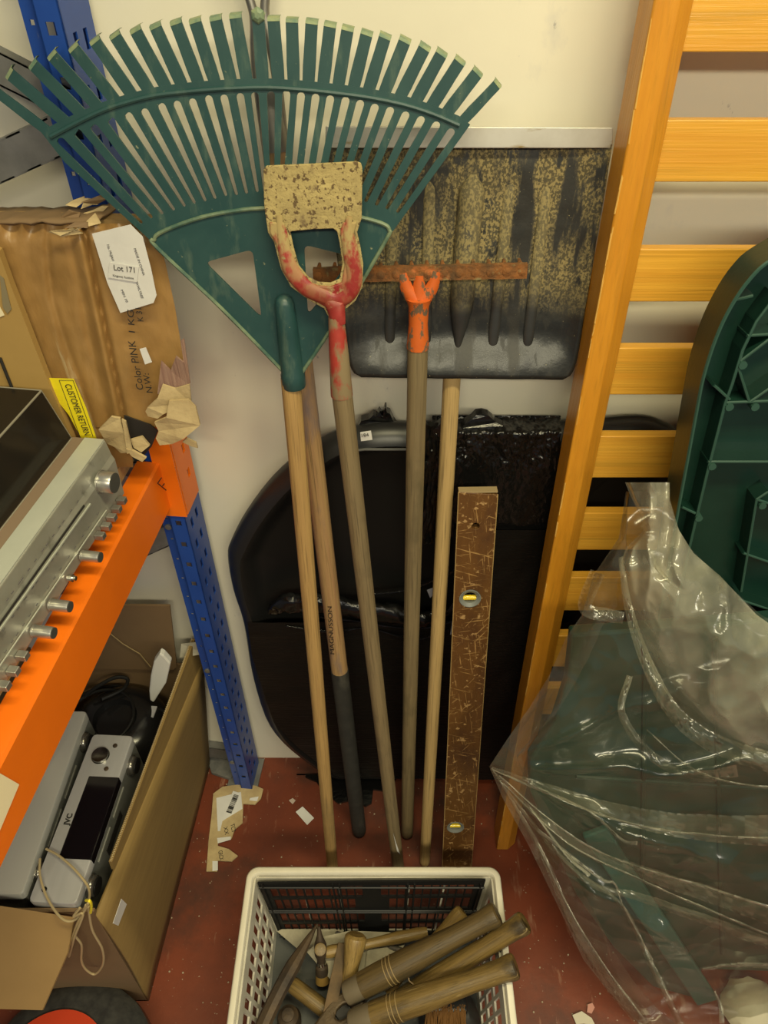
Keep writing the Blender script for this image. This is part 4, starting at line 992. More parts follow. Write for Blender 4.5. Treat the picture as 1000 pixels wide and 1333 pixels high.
for c in (c1, c2):
    b = MB(); n = 28
    b.loft([[VF.p(c[0] + r_ * math.cos(2 * math.pi * i / n), c[1] + r_ * math.sin(2 * math.pi * i / n), z_) for i in range(n)] for r_, z_ in ((.0184, -.0155), (.0184, .0012), (.0172, .0014), (.0115, -.002), (.0115, -.0155))], False, False)
    k = b.build('vial_ring', RING, lv, smooth=True)
    MB().tube([VF.p(c[0] - .0115, c[1] - .004, -.008), VF.p(c[0] + .0115, c[1] - .004, -.008)], .0048, 12).build('vial', VIALY, k, smooth=True)

# ================================================================== pine bed frame
d0 = at(659, 1106, z=.002); d1 = at(880, 0, y=-.10)
bd = thing('bed_frame', d0, 'lacquered pine slatted bed frame leaning against the wall', 'bed frame')
DF = Frame(d0, V3(0, d1.y - d0.y, d1.z - d0.z), (0, -1, 0))
LD = (d1 - d0).length + .25
hw, dp, ch = .0225, .052, .019
prof = [(-hw, -dp), (-hw, -.002), (-hw + .002, 0), (hw - ch, 0), (hw, -ch * .8), (hw, -dp)]
x0 = (DF.uv(659, 1106)[0] + DF.uv(880, 5)[0]) / 2
xt = DF.uv(880, 5)[0]; xb = DF.uv(659, 1106)[0]
MB().loft([[DF.p(lerp(xb, xt, t * LD / (LD - .25)) + a, t * LD, c) for a, c in prof] for t in (0, .25, .5, .75, 1)]).build('post', PINE, bd, bevel=.0012)
wl = MB(); random.seed(8)
for k in range(46):
    t = random.random(); bb2 = t * (LD - .25); xx = lerp(xb, xt, t) - hw + .001
    wl.tube([DF.p(xx + random.uniform(-.0006, .0008), bb2, -.0004), DF.p(xx + random.uniform(-.0006, .0008), bb2 + random.uniform(.008, .05), -.0004)], random.uniform(.0004, .0009), 4)
o = wl.build('worn_edge', mat('bare_pine', (.70, .42, .10), .6), bd); o['kind'] = 'stuff'
for ytop, ybot in ((-60, 68), (156, 237), (324, 393), (453, 514), (568, 622), (668, 716), (752, 795), (828, 868), (896, 930)):
    vt, vb_ = DF.uv(920, ytop, -.022)[1], DF.uv(920, ybot, -.022)[1]
    MB().slab(DF, xt + .016, .95, vb_, vt, -.040, -.022).build('slat', PINES, bd, bevel=.0015)

# ================================================================== dark green plastic table top, underside out
g0 = V3(.62, -.36, .002); g1 = V3(.62, -.195, 1.45)
gt = thing('table_top', (.62, -.36, 0), 'dark green plastic garden table top showing its ribbed underside, leaning at right', 'table')
GF = Frame(g0, g1 - g0, (0, -1, 0))
def gl(pix): return [GF.uv(*p, .045) for p in pix]
left = gl([(1004, 337), (975, 362), (950, 398), (930, 440), (914, 490), (905, 535), (893, 600), (880, 670), (868, 740), (855, 810)])
ax_ = left[0][0] + .02
dn = (Vector(left[-1]) - Vector(left[-3])).normalized(); low = Vector(left[-1]); ex = []
while low.y > .02:
    low = low + dn * .06
    if low.y > .02: ex.append((low.x, low.y))
ex.append((ex[-1][0], .006))
left = left + ex
right = [(.95, .006), (.95, left[0][1] + .02), (left[0][0] + .10, left[0][1] + .045), (left[0][0] + .05, left[0][1] + .03)]
shape = left + right
MB().plate(GF, shape, (), 0, .004).build('panel', DGREEN, gt)
def wall_along(pts, c0, c1, th, name, m):
    b = MB()
    for (a0_, b0_), (a1_, b1_) in zip(pts, pts[1:]):
        d = Vector((a1_ - a0_, b1_ - b0_)).normalized(); n = Vector((-d.y, d.x)) * th / 2; e = d * th * .3
        A0_, A1_ = Vector((a0_, b0_)) - e, Vector((a1_, b1_)) + e
        q0_ = [GF.p(*(A0_ - n), c0), GF.p(*(A0_ + n), c0), GF.p(*(A0_ + n), c1), GF.p(*(A0_ - n), c1)]
        q1_ = [GF.p(*(A1_ - n), c0), GF.p(*(A1_ + n), c0), GF.p(*(A1_ + n), c1), GF.p(*(A1_ - n), c1)]
        b.hexa(q0_, q1_)
    return b.build(name, m, gt)
rimpts = [tuple(p)[:2] for p in smoothline([(p[0], p[1], 0) for p in [right[2], right[3]] + left], 4)]
b = MB()
b.loft([[GF.p(p[0] + .0, p[1], c) for c in (0, .045)] + [GF.p(p[0] + .004, p[1] - .0005, c) for c in (.045, 0)] for p in rimpts], True, True).build('rim', DGREEN, gt, smooth=True, angle=50)
MB().tube([GF.p(p[0] + .002, p[1], .045) for p in rimpts], .0022, 6).build('rim_edge', DGREENEDGE, gt, smooth=True)
ip = [(1010, 385), (985, 418), (967, 455), (953, 500), (944, 525), (935, 560), (922, 610), (908, 668), (897, 715), (880, 790)]
inn = [GF.uv(*p, .03) for p in ip]
wall_along(inn, .003, .030, .004, 'inner_rib', DGREEN); MB().tube([GF.p(*p, .030) for p in inn], .0020, 6).build('rib_edge', DGREENEDGE, gt, smooth=True)
def ribg(pa, pb_, c1=.030):
    A_, B_ = GF.uv(*pa, c1), GF.uv(*pb_, c1)
    r_ = wall_along([A_, B_], .003, c1, .0035, 'cross_rib', DGREEN); MB().tube([GF.p(*A_, c1), GF.p(*B_, c1)], .0018, 6).build('rib_edge', DGREENEDGE, r_, smooth=True)
for pa, pb_ in (((945, 524), (1060, 520)), ((922, 601), (1060, 601)), ((973, 437), (1050, 432)), ((964, 470), (1030, 420)), ((961, 478), (975, 522)), ((978, 522), (1030, 486)), ((905, 668), (888, 660)),
                ((985, 650), (965, 770)), ((985, 650), (1040, 668)), ((968, 720), (1040, 745)), ((1000, 640), (985, 650)), ((962, 780), (1040, 806)), ((930, 502), (950, 520)), ((950, 392), (980, 385))):
    ribg(pa, pb_)
for p in ((945, 524), (923, 601), (906, 668), (962, 470), (978, 524), (988, 652)): MB().lathe(GF.px(*p, .02), GF.n, [(0, .005), (.013, .005)], 10).build('rib_boss', DGREENEDGE, gt)

# ================================================================== second green piece inside the clear bag
n0 = V3(.6, -.55, .003); n1 = V3(.6, -.32, .92)
NF = Frame(n0, n1 - n0, (0, -1, 0))
g2_ = thing('packed_furniture', (.6, -.42, 0), 'dark green plastic furniture panel packed inside the clear bag', 'furniture')
pix = [(745, 826), (738, 890), (722, 940), (690, 990), (690, 1030), (715, 1090), (750, 1165), (800, 1235), (850, 1285), (905, 1300), (915, 1262), (1080, 1268), (1080, 800), (900, 815)]
pts = [NF.uv(*p) for p in pix]; pts = [(a, max(c, .004)) for a, c in pts]
MB().plate(NF, pts, (), -.025, 0).build('panel', mat('packed_green_plastic', (.010, .042, .029), .35), g2_, bevel=.004)
for pa, pb_ in (((840, 835), (835, 1190)), ((750, 1010), (1060, 1030)), ((930, 830), (940, 1240))):
    a_, c_ = NF.uv(*pa), NF.uv(*pb_); MB().tube([NF.p(*a_, .001), NF.p(*c_, .001)], .004, 8).build('rib', mat('packed_green_plastic', (.010, .042, .029), .35), g2_, smooth=True)
a_, c_ = NF.px(775, 1085, .014), NF.px(922, 1306, .014)
bar = thing('table_leg', (c_.x, c_.y, 0), 'long teal-green plastic stake standing diagonally inside the clear bag', 'furniture')  # approximate bar standing in for a table leg behind the film
lf = Frame(a_, c_ - a_, tuple(NF.n)); LL = (c_ - a_).length
TEAL = mat('teal_plastic', (.026, .10, .080), .35)
MB().slab(lf, -.022, .022, 0, LL, -.012, .0).build('leg', TEAL, bar, bevel=.003)
wc = at(985, 1312, z=.04)
b = MB(); b.lathe((wc.x, wc.y, .003), (0, 0, 1), [(0, .045), (.02, .058), (.045, .052), (.062, .03), (.068, .01)], 28)
for v in b.v: v += (v - Vector((wc.x, wc.y, .04))) * (.25 * fbm((v.x * 20, v.y * 20, v.z * 20)))
o = b.build('crumpled_bundle', mat('cream_crumple', (.42, .38, .26), .6, bump=.4, bump_scale=30), None, smooth=True); tag(o, 'crumpled pale packing bundle on the floor inside the clear bag', 'packaging')

# ================================================================== clear plastic bag
bag = thing('plastic_bag', (.6, -.5, 0), 'large crumpled clear plastic bag draped over green furniture at lower right', 'plastic bag')
LA = [(640, 815), (700, 806), (750, 772), (800, 758), (830, 737), (880, 715), (920, 690), (960, 662), (998, 637), (1040, 655), (1100, 688), (1170, 722), (1250, 760), (1290, 792), (1333, 832), (1370, 872)]
RA = [(640, 868), (700, 885), (750, 935), (800, 990), (830, 1050), (1000, 1110), (1370, 1110)]
def drape(px, py, c):
    p = NF.px(px, py, c)
    return p if p.z > .004 else at(px, py, z=.004)
def puff(px, py, uu): return .030 + .045 * math.sin(math.pi * min(1, uu * .9)) * sst(1360, 1180, py) * sst(640, 760, py)
def crease(px, py):
    dx, dy_ = px - 640, py - 998; r = math.hypot(dx, dy_); th = math.atan2(dy_, dx)
    fan = ((1 - abs(math.sin(th * 8 + 1.6 * fbm((px * .003, py * .003, 3))))) ** 2 * 2 - .6) * sst(10, 120, r) * (1 - .6 * sst(250, 420, r)) * sst(-.75, -.2, th)
    rid = noise.voronoi(Vector((px * .011 + .5 * fbm((px * .01, py * .01, 1)), py * .014, 7)))[0][0]
    return .013 * fan + .026 * rid + .006 * fbm((px * .006, py * .006, 5), 4)
def sheetA(u, v):
    py = lerp(640, 1368, v); px = lerp(interp(LA, py), interp(RA, py), u)
    return drape(px, py, puff(px, py, u) + sst(0, .10, u) * crease(px, py) * sst(1372, 1300, py))
MB().grid(sheetA, 150, 190).build('bag_front', FILMA, bag, smooth=True, angle=180)
# the back layer of the bag turning round the left edge
def sheetR(u, v):
    py = lerp(640, 1330, v); a = sheetA(0, v); k = u
    g = sst(640, 820, py)
    p = a + V3((.055 * k + .008 * k * fbm((v * 9, u * 3, 2))) * (.3 + .7 * g), (.018 * math.sin(k * 1.4) + .006 * k * fbm((v * 14, u * 4, 8))) * (.15 + .85 * g), .0 - .06 * k * (1 - g))
    p.z = max(p.z, .004); return p
MB().grid(sheetR, 24, 120).build('bag_side', FILMA, bag, smooth=True, angle=180)
LB = [(628, 814), (650, 823), (672, 834), (690, 839), (712, 816), (735, 807), (770, 810), (800, 822), (850, 840), (890, 858), (920, 882), (950, 918), (975, 965), (1000, 1060)]
RB = [(628, 872), (650, 872), (690, 884), (720, 903), (750, 938), (800, 985), (850, 1055), (900, 1110), (1000, 1120)]
def sheetB(u, v):
    py = lerp(628, 1000, v); px = lerp(interp(LB, py), interp(RB, py), u)
    y = -(puff(px, py, u) + .030 + .015 * sst(640, 760, py))
    rid = noise.voronoi(Vector((px * .016 + .6 * fbm((px * .012, py * .008, 3)), py * .010, 17)))[0][0]; rid2 = noise.voronoi(Vector((px * .035, py * .028, 4)))[0][0]
    y -= (.042 * rid + .010 * rid2) * sst(0, .12, u) + .008 * fbm((px * .012, py * .008, 15), 3) + .010 * math.sin((px - 838) * .16) * sst(780, 650, py)
    return drape(px, py, -y)
MB().grid(sheetB, 110, 130).build('bag_top_fold', FILMB, bag, smooth=True, angle=180)
def fold(pix, wd0, wd1, lift, name='bag_fold', m=FILMC):
    pts = smoothline([(a, c, 0) for a, c in pix], 8); n = len(pts)
    def fn(u, v):
        i = min(n - 1, int(u * (n - 1))); p = pts[i]; q_ = pts[min(n - 1, i + 1)] if i < n - 1 else p + (p - pts[i - 1])
        d = (q_ - p).normalized(); nn = Vector((-d.y, d.x, 0)); ww = lerp(wd0, wd1, u)
        px = p.x + nn.x * ww * (v - .5); py = p.y + nn.y * ww * (v - .5) + 1.5 * fbm((px * .03, v * 3, 2))
        l_, r_ = interp(LA, py), interp(RA, py); uu = max(0, min(1, (px - l_) / (r_ - l_)))
        return drape(px, py, puff(px, py, uu) + lift * .5 + .006 + .002 * math.sin(v * math.pi) + sst(0, .1, uu) * crease(px, py))
    return MB().grid(fn, 150, 8).build(name, m, bag, smooth=True, angle=180)
fold([(640, 1000), (720, 1030), (820, 1062), (920, 1078), (1060, 1082)], 4, 44, .010)
fold([(642, 1004), (700, 1062), (770, 1110), (850, 1140), (940, 1170), (1060, 1212)], 3, 26, .012)
fold([(650, 1016), (710, 1092), (770, 1150), (840, 1170), (940, 1205), (1060, 1250)], 3, 16, .010)
fold([(640, 1000), (700, 1100), (745, 1200), (790, 1275), (850, 1345)], 2, 20, .008)
fold([(808, 725), (818, 790), (842, 862), (880, 930), (940, 972), (1060, 1008)], 6, 30, .052)
fold([(820, 880), (810, 930), (850, 985), (910, 1010), (960, 1003)], 8, 16, .018)
fold([(778, 745), (762, 790), (790, 800), (812, 805)], 20, 16, .012)
fold([(848, 720), (860, 745), (890, 770), (905, 762)], 4, 8, .075)
fold([(760, 1140), (810, 1180), (850, 1260), (890, 1340)], 3, 10, .010)
for pix, w0_, w1_ in (([(641, 1002), (720, 1036), (820, 1072), (930, 1088), (1060, 1092)], 1.5, 4), ([(650, 1010), (730, 1078), (800, 1118), (900, 1150), (1060, 1198)], 2, 5), ([(655, 1020), (740, 1098), (840, 1148), (950, 1196), (1060, 1240)], 2, 4),
                      ([(700, 1080), (780, 1142), (800, 1150), (812, 1180), (850, 1250)], 4, 2), ([(690, 1050), (735, 1110), (768, 1140)], 2, 5), ([(842, 950), (900, 1000), (960, 1020), (1060, 1030)], 2, 5),
                      ([(700, 1100), (745, 1190), (790, 1262), (840, 1330)], 2, 4), ([(915, 1262), (960, 1256), (1060, 1260)], 3, 9), ([(660, 1010), (760, 1052), (810, 1094), (830, 1098)], 2, 5), ([(930, 1290), (938, 1310), (940, 1332)], 3, 7)):
    fold(pix, w0_, w1_, .012, 'bag_crease', FILMD)

# ================================================================== white basket of hand tools
RZ = .22
bk = thing('plastic_basket', (-.02, -.55, 0), 'ivory lattice plastic basket full of old hand tools in the foreground', 'basket')
X0, X1 = at(322, 1133, z=RZ).x, at(650, 1127, z=RZ).x; Y1, Y0 = -.365, -.74
BXo, BYo = .030, .040                                              # taper towards the bottom
def corner(x, y, z):
    k = 1 - z / RZ; return V3(x + (BXo if x < 0 else -BXo) * k, y + (-BYo if y > -.5 else BYo) * k, z)
def rrect(x0, x1, y0, y1, r, z, n=6):
    pts = []
    for cx, cy, a0 in ((x1 - r, y0 + r, -90), (x1 - r, y1 - r, 0), (x0 + r, y1 - r, 90), (x0 + r, y0 + r, 180)):
        for k in range(n + 1): pts.append(V3(cx + r * math.cos(R(a0 + 90 * k / n)), cy + r * math.sin(R(a0 + 90 * k / n)), z))
    return pts
MB().loft([rrect(X0, X1, Y0, Y1, .022, RZ - .026), rrect(X0, X1, Y0, Y1, .022, RZ - .003), rrect(X0 + .003, X1 - .003, Y0 + .003, Y1 - .003, .020, RZ), rrect(X0 + .011, X1 - .011, Y0 + .011, Y1 - .011, .014, RZ), rrect(X0 + .013, X1 - .013, Y0 + .013, Y1 - .013, .012, RZ - .004), rrect(X0 + .014, X1 - .014, Y0 + .014, Y1 - .014, .012, RZ - .020)], False, False).build('rim', WHITEP, bk, smooth=True, angle=50, solid=.001)
def lattice(name, A, B, C, D, cols, rows, th, m, parent, margin=.1, groups=1, bw=.28, ovals=False):
    """panel A (bottom start) B (bottom end) C (top end) D (top start) with real openings"""
    A, B, C, D = map(Vector, (A, B, C, D)); o_ = A; v_ = ((D - A) + (C - B)) / 2; u_ = B - A
    n_ = u_.cross(v_).normalized(); H_ = v_.length; Wb = u_.length; Wt = (C - D).length
    f = Frame(A, v_, tuple(n_)); f.u = (u_ - f.v * u_.dot(f.v)).normalized(); f.n = n_
    du = (D - A).dot(f.u)
    def mp_(a, b, c):
        return f.p(lerp(0, du, b) + a * lerp(Wb, Wt, b), b * H_, c)
    holes = []
    for r_ in range(rows):
        t0 = margin + (1 - 2 * margin) * (r_ + bw / 2) / rows; t1 = margin + (1 - 2 * margin) * (r_ + 1 - bw / 2) / rows
        for c_ in range(cols):
            s0 = .04 + .92 * (c_ + bw / 2) / cols; s1 = .04 + .92 * (c_ + 1 - bw / 2) / cols
            if ovals and min((((s0 + s1) / 2 - .5) / .10) ** 2 + (((t0 + t1) / 2 - tc_) / .14) ** 2 for tc_ in ovals) < 1: continue
            holes.append((s0, s1, t0, t1))
    return MB().perforated(mp_, holes, -th / 2, th / 2).build(name, m, parent), f
i_ = .014
zt = RZ - .012
cs = lambda x, y, z: corner(x, y, z)
xa, xb_, ya, yb_ = X0 + i_, X1 - i_, Y0 + i_, Y1 - i_
lattice('side_wall', cs(xa, yb_, .004), cs(xa, ya, .004), cs(xa, ya, zt), cs(xa, yb_, zt), 12, 3, .004, WHITEI, bk, .10)
lattice('side_wall', cs(xb_, ya, .004), cs(xb_, yb_, .004), cs(xb_, yb_, zt), cs(xb_, ya, zt), 12, 3, .004, WHITEI, bk, .10)
lattice('back_wall', cs(xb_, yb_, .004), cs(xa, yb_, .004), cs(xa, yb_, zt), cs(xb_, yb_, zt), 6, 1, .003, WHITEI, bk, .05, bw=.05)
lattice('front_wall', cs(xa, ya, .004), cs(xb_, ya, .004), cs(xb_, ya, zt), cs(xa, ya, zt), 26, 3, .004, WHITEI, bk, .10)
q = [cs(xa, ya, .004), cs(xb_, ya, .004), cs(xb_, yb_, .004), cs(xa, yb_, .004)]
MB().hexa(q, [p + V3(0, 0, .008) for p in q]).build('bottom', GREYB, bk)
MB().slab(Frame((X1 + .003, -.45, .08), (0, 1, 0), (0, 0, 1)), -.002, .003, -.03, .02, 0, .10).build('grip_tab', WHITEP, bk)
# black crate side standing inside at the back
pn = thing('crate_panel', (0, Y1 - .03, .012), 'black folded crate side with grid openings inside the back of the basket', 'crate')
yo = V3(0, -.012, 0); ins = V3(.012, 0, 0)
A_, B_, C_, D_ = cs(xa, yb_, .014) + yo + ins, cs(xb_, yb_, .014) + yo - ins, cs(xb_, yb_, RZ - .008) + yo - ins * 1.3, cs(xa, yb_, RZ - .008) + yo + ins * .6
o, fpn = lattice('grid', A_, B_, C_, D_, 24, 4, .004, BLACKM, pn, .05, bw=.17, ovals=(.26, .72))
for t in (.06, .50, .53, .94):
    a0 = lerp(A_, D_, t); a1 = lerp(B_, C_, t); MB().tube([a0 + V3(0, -.004, 0), a1 + V3(0, -.004, 0)], .0026, 8).build('rail', BLACKM, pn, smooth=True)
for s in (.02, .33, .36, .66, .69, .98):
    a0 = lerp(A_, B_, s); a1 = lerp(D_, C_, s); MB().tube([a0 + V3(0, -.004, 0), a1 + V3(0, -.004, 0)], .0022, 8).build('stile', BLACKM, pn, smooth=True)

# ---- hand tools lying in the basket
def zrod(name, p0, z0, p1, z1, prof, m, label, cat='tool', group=None, parent=None):
    o = rod(name, at(*p0, z=z0), at(*p1, z=z1), prof, m, parent, 20)
    if parent is None: tag(o, label, cat, group)
    return o
def rings(o, p0, p1, ts, r, m):
    """turned rings around a handle"""
    for t in ts:
        p = lerp(p0, p1, t); d = (p1 - p0).normalized(); MB().lathe(p - d * .0012, d, [(0, r), (.0006, r + .0010), (.0018, r + .0010), (.0024, r)], 20).build('turned_ring', m, o, smooth=True)
PALEW = mat('pale_ring', (.30, .21, .09), .55)
# sledge and hammers: (handle start px, z, end px, z, radius start, end)
def hammer(name, label, a, za, b_, zb, r0_, r1_, m, ringsat=(), head=None):
    P0, P1 = at(*a, z=za), at(*b_, z=zb); t = thing(name, lerp(P0, P1, .5), label, 'hammer', None)
    t.location.z = min(P0.z, P1.z) - r0_; WM[t.name] = Matrix.Translation(t.location)
    prof = [(0, r0_), (.12, r0_ * 1.04), (.35, r0_), (.70, r1_ * .93), (.90, r1_ * .98), (.965, r1_ * 1.10), (.99, r1_ * 1.08), (1, r1_ * .92)]
    h = rod('handle', P0, P1, prof, m, t, 22)
    rings(t, P0, P1, ringsat, r0_ * 1.01, PALEW)
    return t, P0, P1
T, a, c = hammer('lump_hammer', 'dark wooden hammer handle with turned rings, uppermost over the basket rim', (472, 1283), .14, (648, 1189), .255, .0245, .0205, W_TOOLD, (.19, .215, .24))
d = (c - a).normalized()
MB().lathe(a - d * .035, d, [(0, .020), (.004, .0225), (.05, .0235), (.052, .018)], 22).build('ferrule', mat('dull_ferrule', (.20, .16, .10), .5, .3), T, smooth=True)
T, a, c = hammer('lump_hammer', 'pale grained wooden hammer handle reaching furthest right over the basket rim', (520, 1305), .115, (684, 1200), .265, .0215, .0190, W_TOOL)
T, a, c = hammer('lump_hammer', 'thick brown wooden hammer handle with double rings, lowest of the three', (486, 1322), .15, (672, 1257), .25, .0245, .0205, W_TOOL, (.13, .155, .19))
d = (c - a).normalized()
MB().lathe(a - d * .045, d, [(0, .019), (.004, .022), (.045, .0235), (.047, .018)], 22).build('ferrule', mat('dull_ferrule', (.20, .16, .10), .5, .3), T, smooth=True)
# pale thin handle behind
hh = thing('mallet', at(560, 1225, z=.10), 'slim pale wooden tool handle resting on the black crate side', 'tool')
rod('handle', at(520, 1272, z=.10), at(603, 1186, z=.17), [(0, .010), (.3, .011), (.7, .0125), (.92, .0165), (.98, .0160), (1, .012)], W_TOOLP, hh, 18)
rod('neck', at(505, 1292, z=.085), at(520, 1272, z=.10), [(0, .011), (1, .0105)], W_TOOLP, hh)
# small hammer, head end towards the viewer
sh_ = thing('claw_hammer', at(425, 1250, z=.03), 'small cross-peen hammer with bright steel neck and light wooden handle', 'hammer')
rod('handle', at(424, 1240, z=.105), at(556, 1213, z=.10), [(0, .0105), (.05, .0120), (.25, .0105), (.45, .0090), (.7, .0120), (.92, .0115), (1, .009)], W_TOOLP, sh_, 18)
hA = at(417, 1230, z=.125); hB = at(420, 1277, z=.06)
MB().lathe(hA, (hB - hA), [(-.040, .002), (-.02, .006), (0, .0125), (.020, .0125), (.03, .0085), (.043, .0078), (.047, .0125), (.073, .0135), (.078, .011)], 18).build('head', DSTEEL, sh_, smooth=True)
MB().lathe(lerp(hA, hB, .55), (hB - hA), [(-.006, .0090), (.006, .0088)], 18).build('bright_neck', CHROME, sh_, smooth=True)
MB().lathe(hB, (hB - hA), [(-.016, .0132), (.001, .0142), (.003, .010)], 18).build('brass_face', mat('brass_brown', (.33, .20, .05), .4, .4), sh_, smooth=True)
fo = at(417, 1236, z=.138); MB().lathe(fo, (CAM - fo), [(-.004, .0115), (.002, .0115), (.003, .009)], 18).build('eye_wedge', W_TOOL, sh_, smooth=True)
# broad wooden mallet head
T = thing('wooden_mallet', at(460, 1245, z=.06), 'stubby upright worn wooden mallet handle in the middle of the basket', 'tool')
rod('handle', at(453, 1282, z=.10), at(464, 1216, z=.155), [(0, .0150), (.4, .0160), (.70, .0200), (.88, .0225), (.95, .0215), (1, .016)], W_TOOLP, T, 20)
# rusty flat bar
p0_, p1_ = at(432, 1303, z=.115), at(448, 1228, z=.12); f_ = Frame(p0_, p1_ - p0_, (0, 0, 1)); L_ = (p1_ - p0_).length
o = MB().slab(f_, -.012, .012, -.02, L_, -.006, 0).build('steel_bar', mat('rusty_brown_bar', (.16, .10, .045), .6, .3, base2=(.09, .06, .03), scale=30), None, bevel=.001); tag(o, 'short rusty flat steel bar leaning beside the wooden mallet', 'tool')
# dark pick
o = thing('stone_pick', at(370, 1290, z=.06), 'long dark steel pick tapering to a point at the left of the basket', 'tool')
pp = [at(413, 1203, z=.13), at(402, 1222, z=.13), at(388, 1246, z=.13), at(370, 1278, z=.13), at(350, 1318, z=.125), at(332, 1360, z=.12)]
MB().tube(smoothline(pp, 6), [.0015 + (.0135 if i > 14 else .0135 * i / 14) for i in range(31)], 8, flat=.7, nrm=(0, 0, 1)).build('blade', DSTEEL, o)
MB().tube([at(413, 1203, z=.13), at(415, 1222, z=.125), at(417, 1232, z=.12)], [.0012, .003, .004], 8).build('spike', DSTEEL, o, smooth=True)
rod('handle', at(380, 1281, z=.085), at(428, 1318, z=.075), [(0, .0135), (.05, .0150), (.5, .0155), (1, .0155)], W_TOOL, o, 18)
# sledge head in the foreground
T = thing('sledge_head', at(440, 1318, z=.08), 'dark rusty steel hammer head with an eye hole at the front', 'hammer')
f_ = Frame(at(404, 1352, z=.115), at(476, 1285, z=.115) - at(404, 1352, z=.115), (0, 0, 1)); L_ = (at(476, 1285, z=.115) - at(404, 1352, z=.115)).length
n = 26; outl = []
for i in range(n):
    t = i / (n - 1); outl.append((-.013 - .012 * math.exp(-((t - .55) * 3.4) ** 2), t * L_))
for i in range(n):
    t = 1 - i / (n - 1); outl.append((.013 + .014 * math.exp(-((t - .55) * 3.4) ** 2), t * L_))
MB().plate(f_, outl, [circle(.004, .56 * L_, .0105, 18, .017)], -.028, 0).build('head', mat('rust_brown_head', (.10, .068, .035), .5, .45, base2=(.06, .042, .026), scale=30, bump=.3, bump_scale=70), T, bevel=.004)
MB().slab(f_, -.006, .014, .46 * L_, .66 * L_, -.027, -.012).build('eye_filling', INK, T)
# lower-left round stub
T = thing('iron_weight', at(385, 1325, z=.04), 'dark rounded iron lump at the front left of the basket', 'tool')
c_ = at(376, 1325, z=.05); MB().lathe((c_.x, c_.y, .012), (0, 0, 1), [(0, .022), (.03, .024), (.05, .020), (.056, .012), (.06, .012), (.062, .004)], 20).build('lump', DSTEEL, T, smooth=True)
# trowels
def trowel(pix, z0, label, hd):
    t = thing('brick_trowel', at(*pix[0], z=z0), label, 'trowel')
    f_ = Frame(V3(0, 0, z0), (0, 1, 0), (0, 0, 1)); MB().plate(f_, [(lambda q: (q.x, q.y))(at(*p, z=z0)) for p in pix], (), 0, .002).build('blade', PLASTER, t)
    rod('tang', at(*hd[0], z=z0 + .006), at(*hd[1], z=z0 + .02), [(0, .005), (1, .006)], STEEL, t, 10)
    return t
trowel([(361, 1213), (367, 1210), (420, 1210), (448, 1211), (440, 1232), (404, 1240), (388, 1236)], .055, 'plaster-crusted pointed trowel blade at the back left of the basket', ((438, 1215), (456, 1222)))
trowel([(400, 1240), (420, 1220), (455, 1212), (508, 1214), (530, 1224), (510, 1262), (470, 1285), (430, 1275)], .075, 'broad pale plastering trowel blade lying under the small hammer', ((500, 1230), (530, 1240)))
trowel([(478, 1238), (505, 1228), (520, 1245), (500, 1275), (474, 1282)], .085, 'smaller pale plaster-crusted blade beside the ringed handle', ((492, 1255), (510, 1268)))
# dark plate lying on the bottom
o = MB().plate(Frame(V3(0, 0, .014), (0, 1, 0), (0, 0, 1)), [(lambda q: (q.x, q.y))(at(*p, z=.016)) for p in ((398, 1275), (432, 1275), (430, 1312), (396, 1310))], (), 0, .004).build('metal_plate', mat('slate_grey_metal', (.05, .055, .055), .5, .3), None); tag(o, 'dark grey metal plate lying on the basket bottom', 'tool')
# dark bulk beneath the handles and a brush
T = thing('hand_brush', at(590, 1325, z=.02), 'hand brush with brown bristles under the hammer handles', 'brush')
b = MB(); random.seed(2)
for i in range(130):
    x_ = random.uniform(555, 606); p = at(x_, 1310 + random.uniform(-4, 8), z=.11); e = at(x_ + random.uniform(-10, 10), 1372, z=.09)
    b.tube([p, lerp(p, e, .5) + V3(0, 0, random.uniform(-.006, .008)), e], [.0011, .001, .0006], 4)
o = b.build('bristles', BRISTLE, T); o['kind'] = 'stuff'
p = at(580, 1305, z=.105); MB().box((p.x, p.y, p.z - .01), (.085, .035, .03)).build('block', BLACKM, T, bevel=.006)
c_ = at(620, 1300, z=.05); o = thing('tool_pouch', (c_.x, c_.y, .012), 'black lumpy tool pouch at the right inside the basket', 'pouch')
b = MB().lathe((c_.x - .055, c_.y - .04, .0125), (0, 0, 1), [(0, .055), (.03, .062), (.06, .055), (.075, .035), (.08, .01)], 26)
for v in b.v: v.z += .012 * fbm((v.x * 25, v.y * 25, 1)) * (1 if v.z > .02 else 0)
b.build('body', mat('black_fabric', (.018, .017, .016), .6), o, smooth=True)
p = at(533, 1273, z=.17)
o = MB().tube(smoothline([at(531, 1264, z=.17), at(532, 1272, z=.165), at(533, 1277, z=.165), at(538, 1281, z=.16)], 5), .0012, 6).build('wire_twist', mat('pale_wire', (.42, .30, .18), .5), None, smooth=True); tag(o, 'tiny bent pale wire caught between the hammer handles', 'wire')

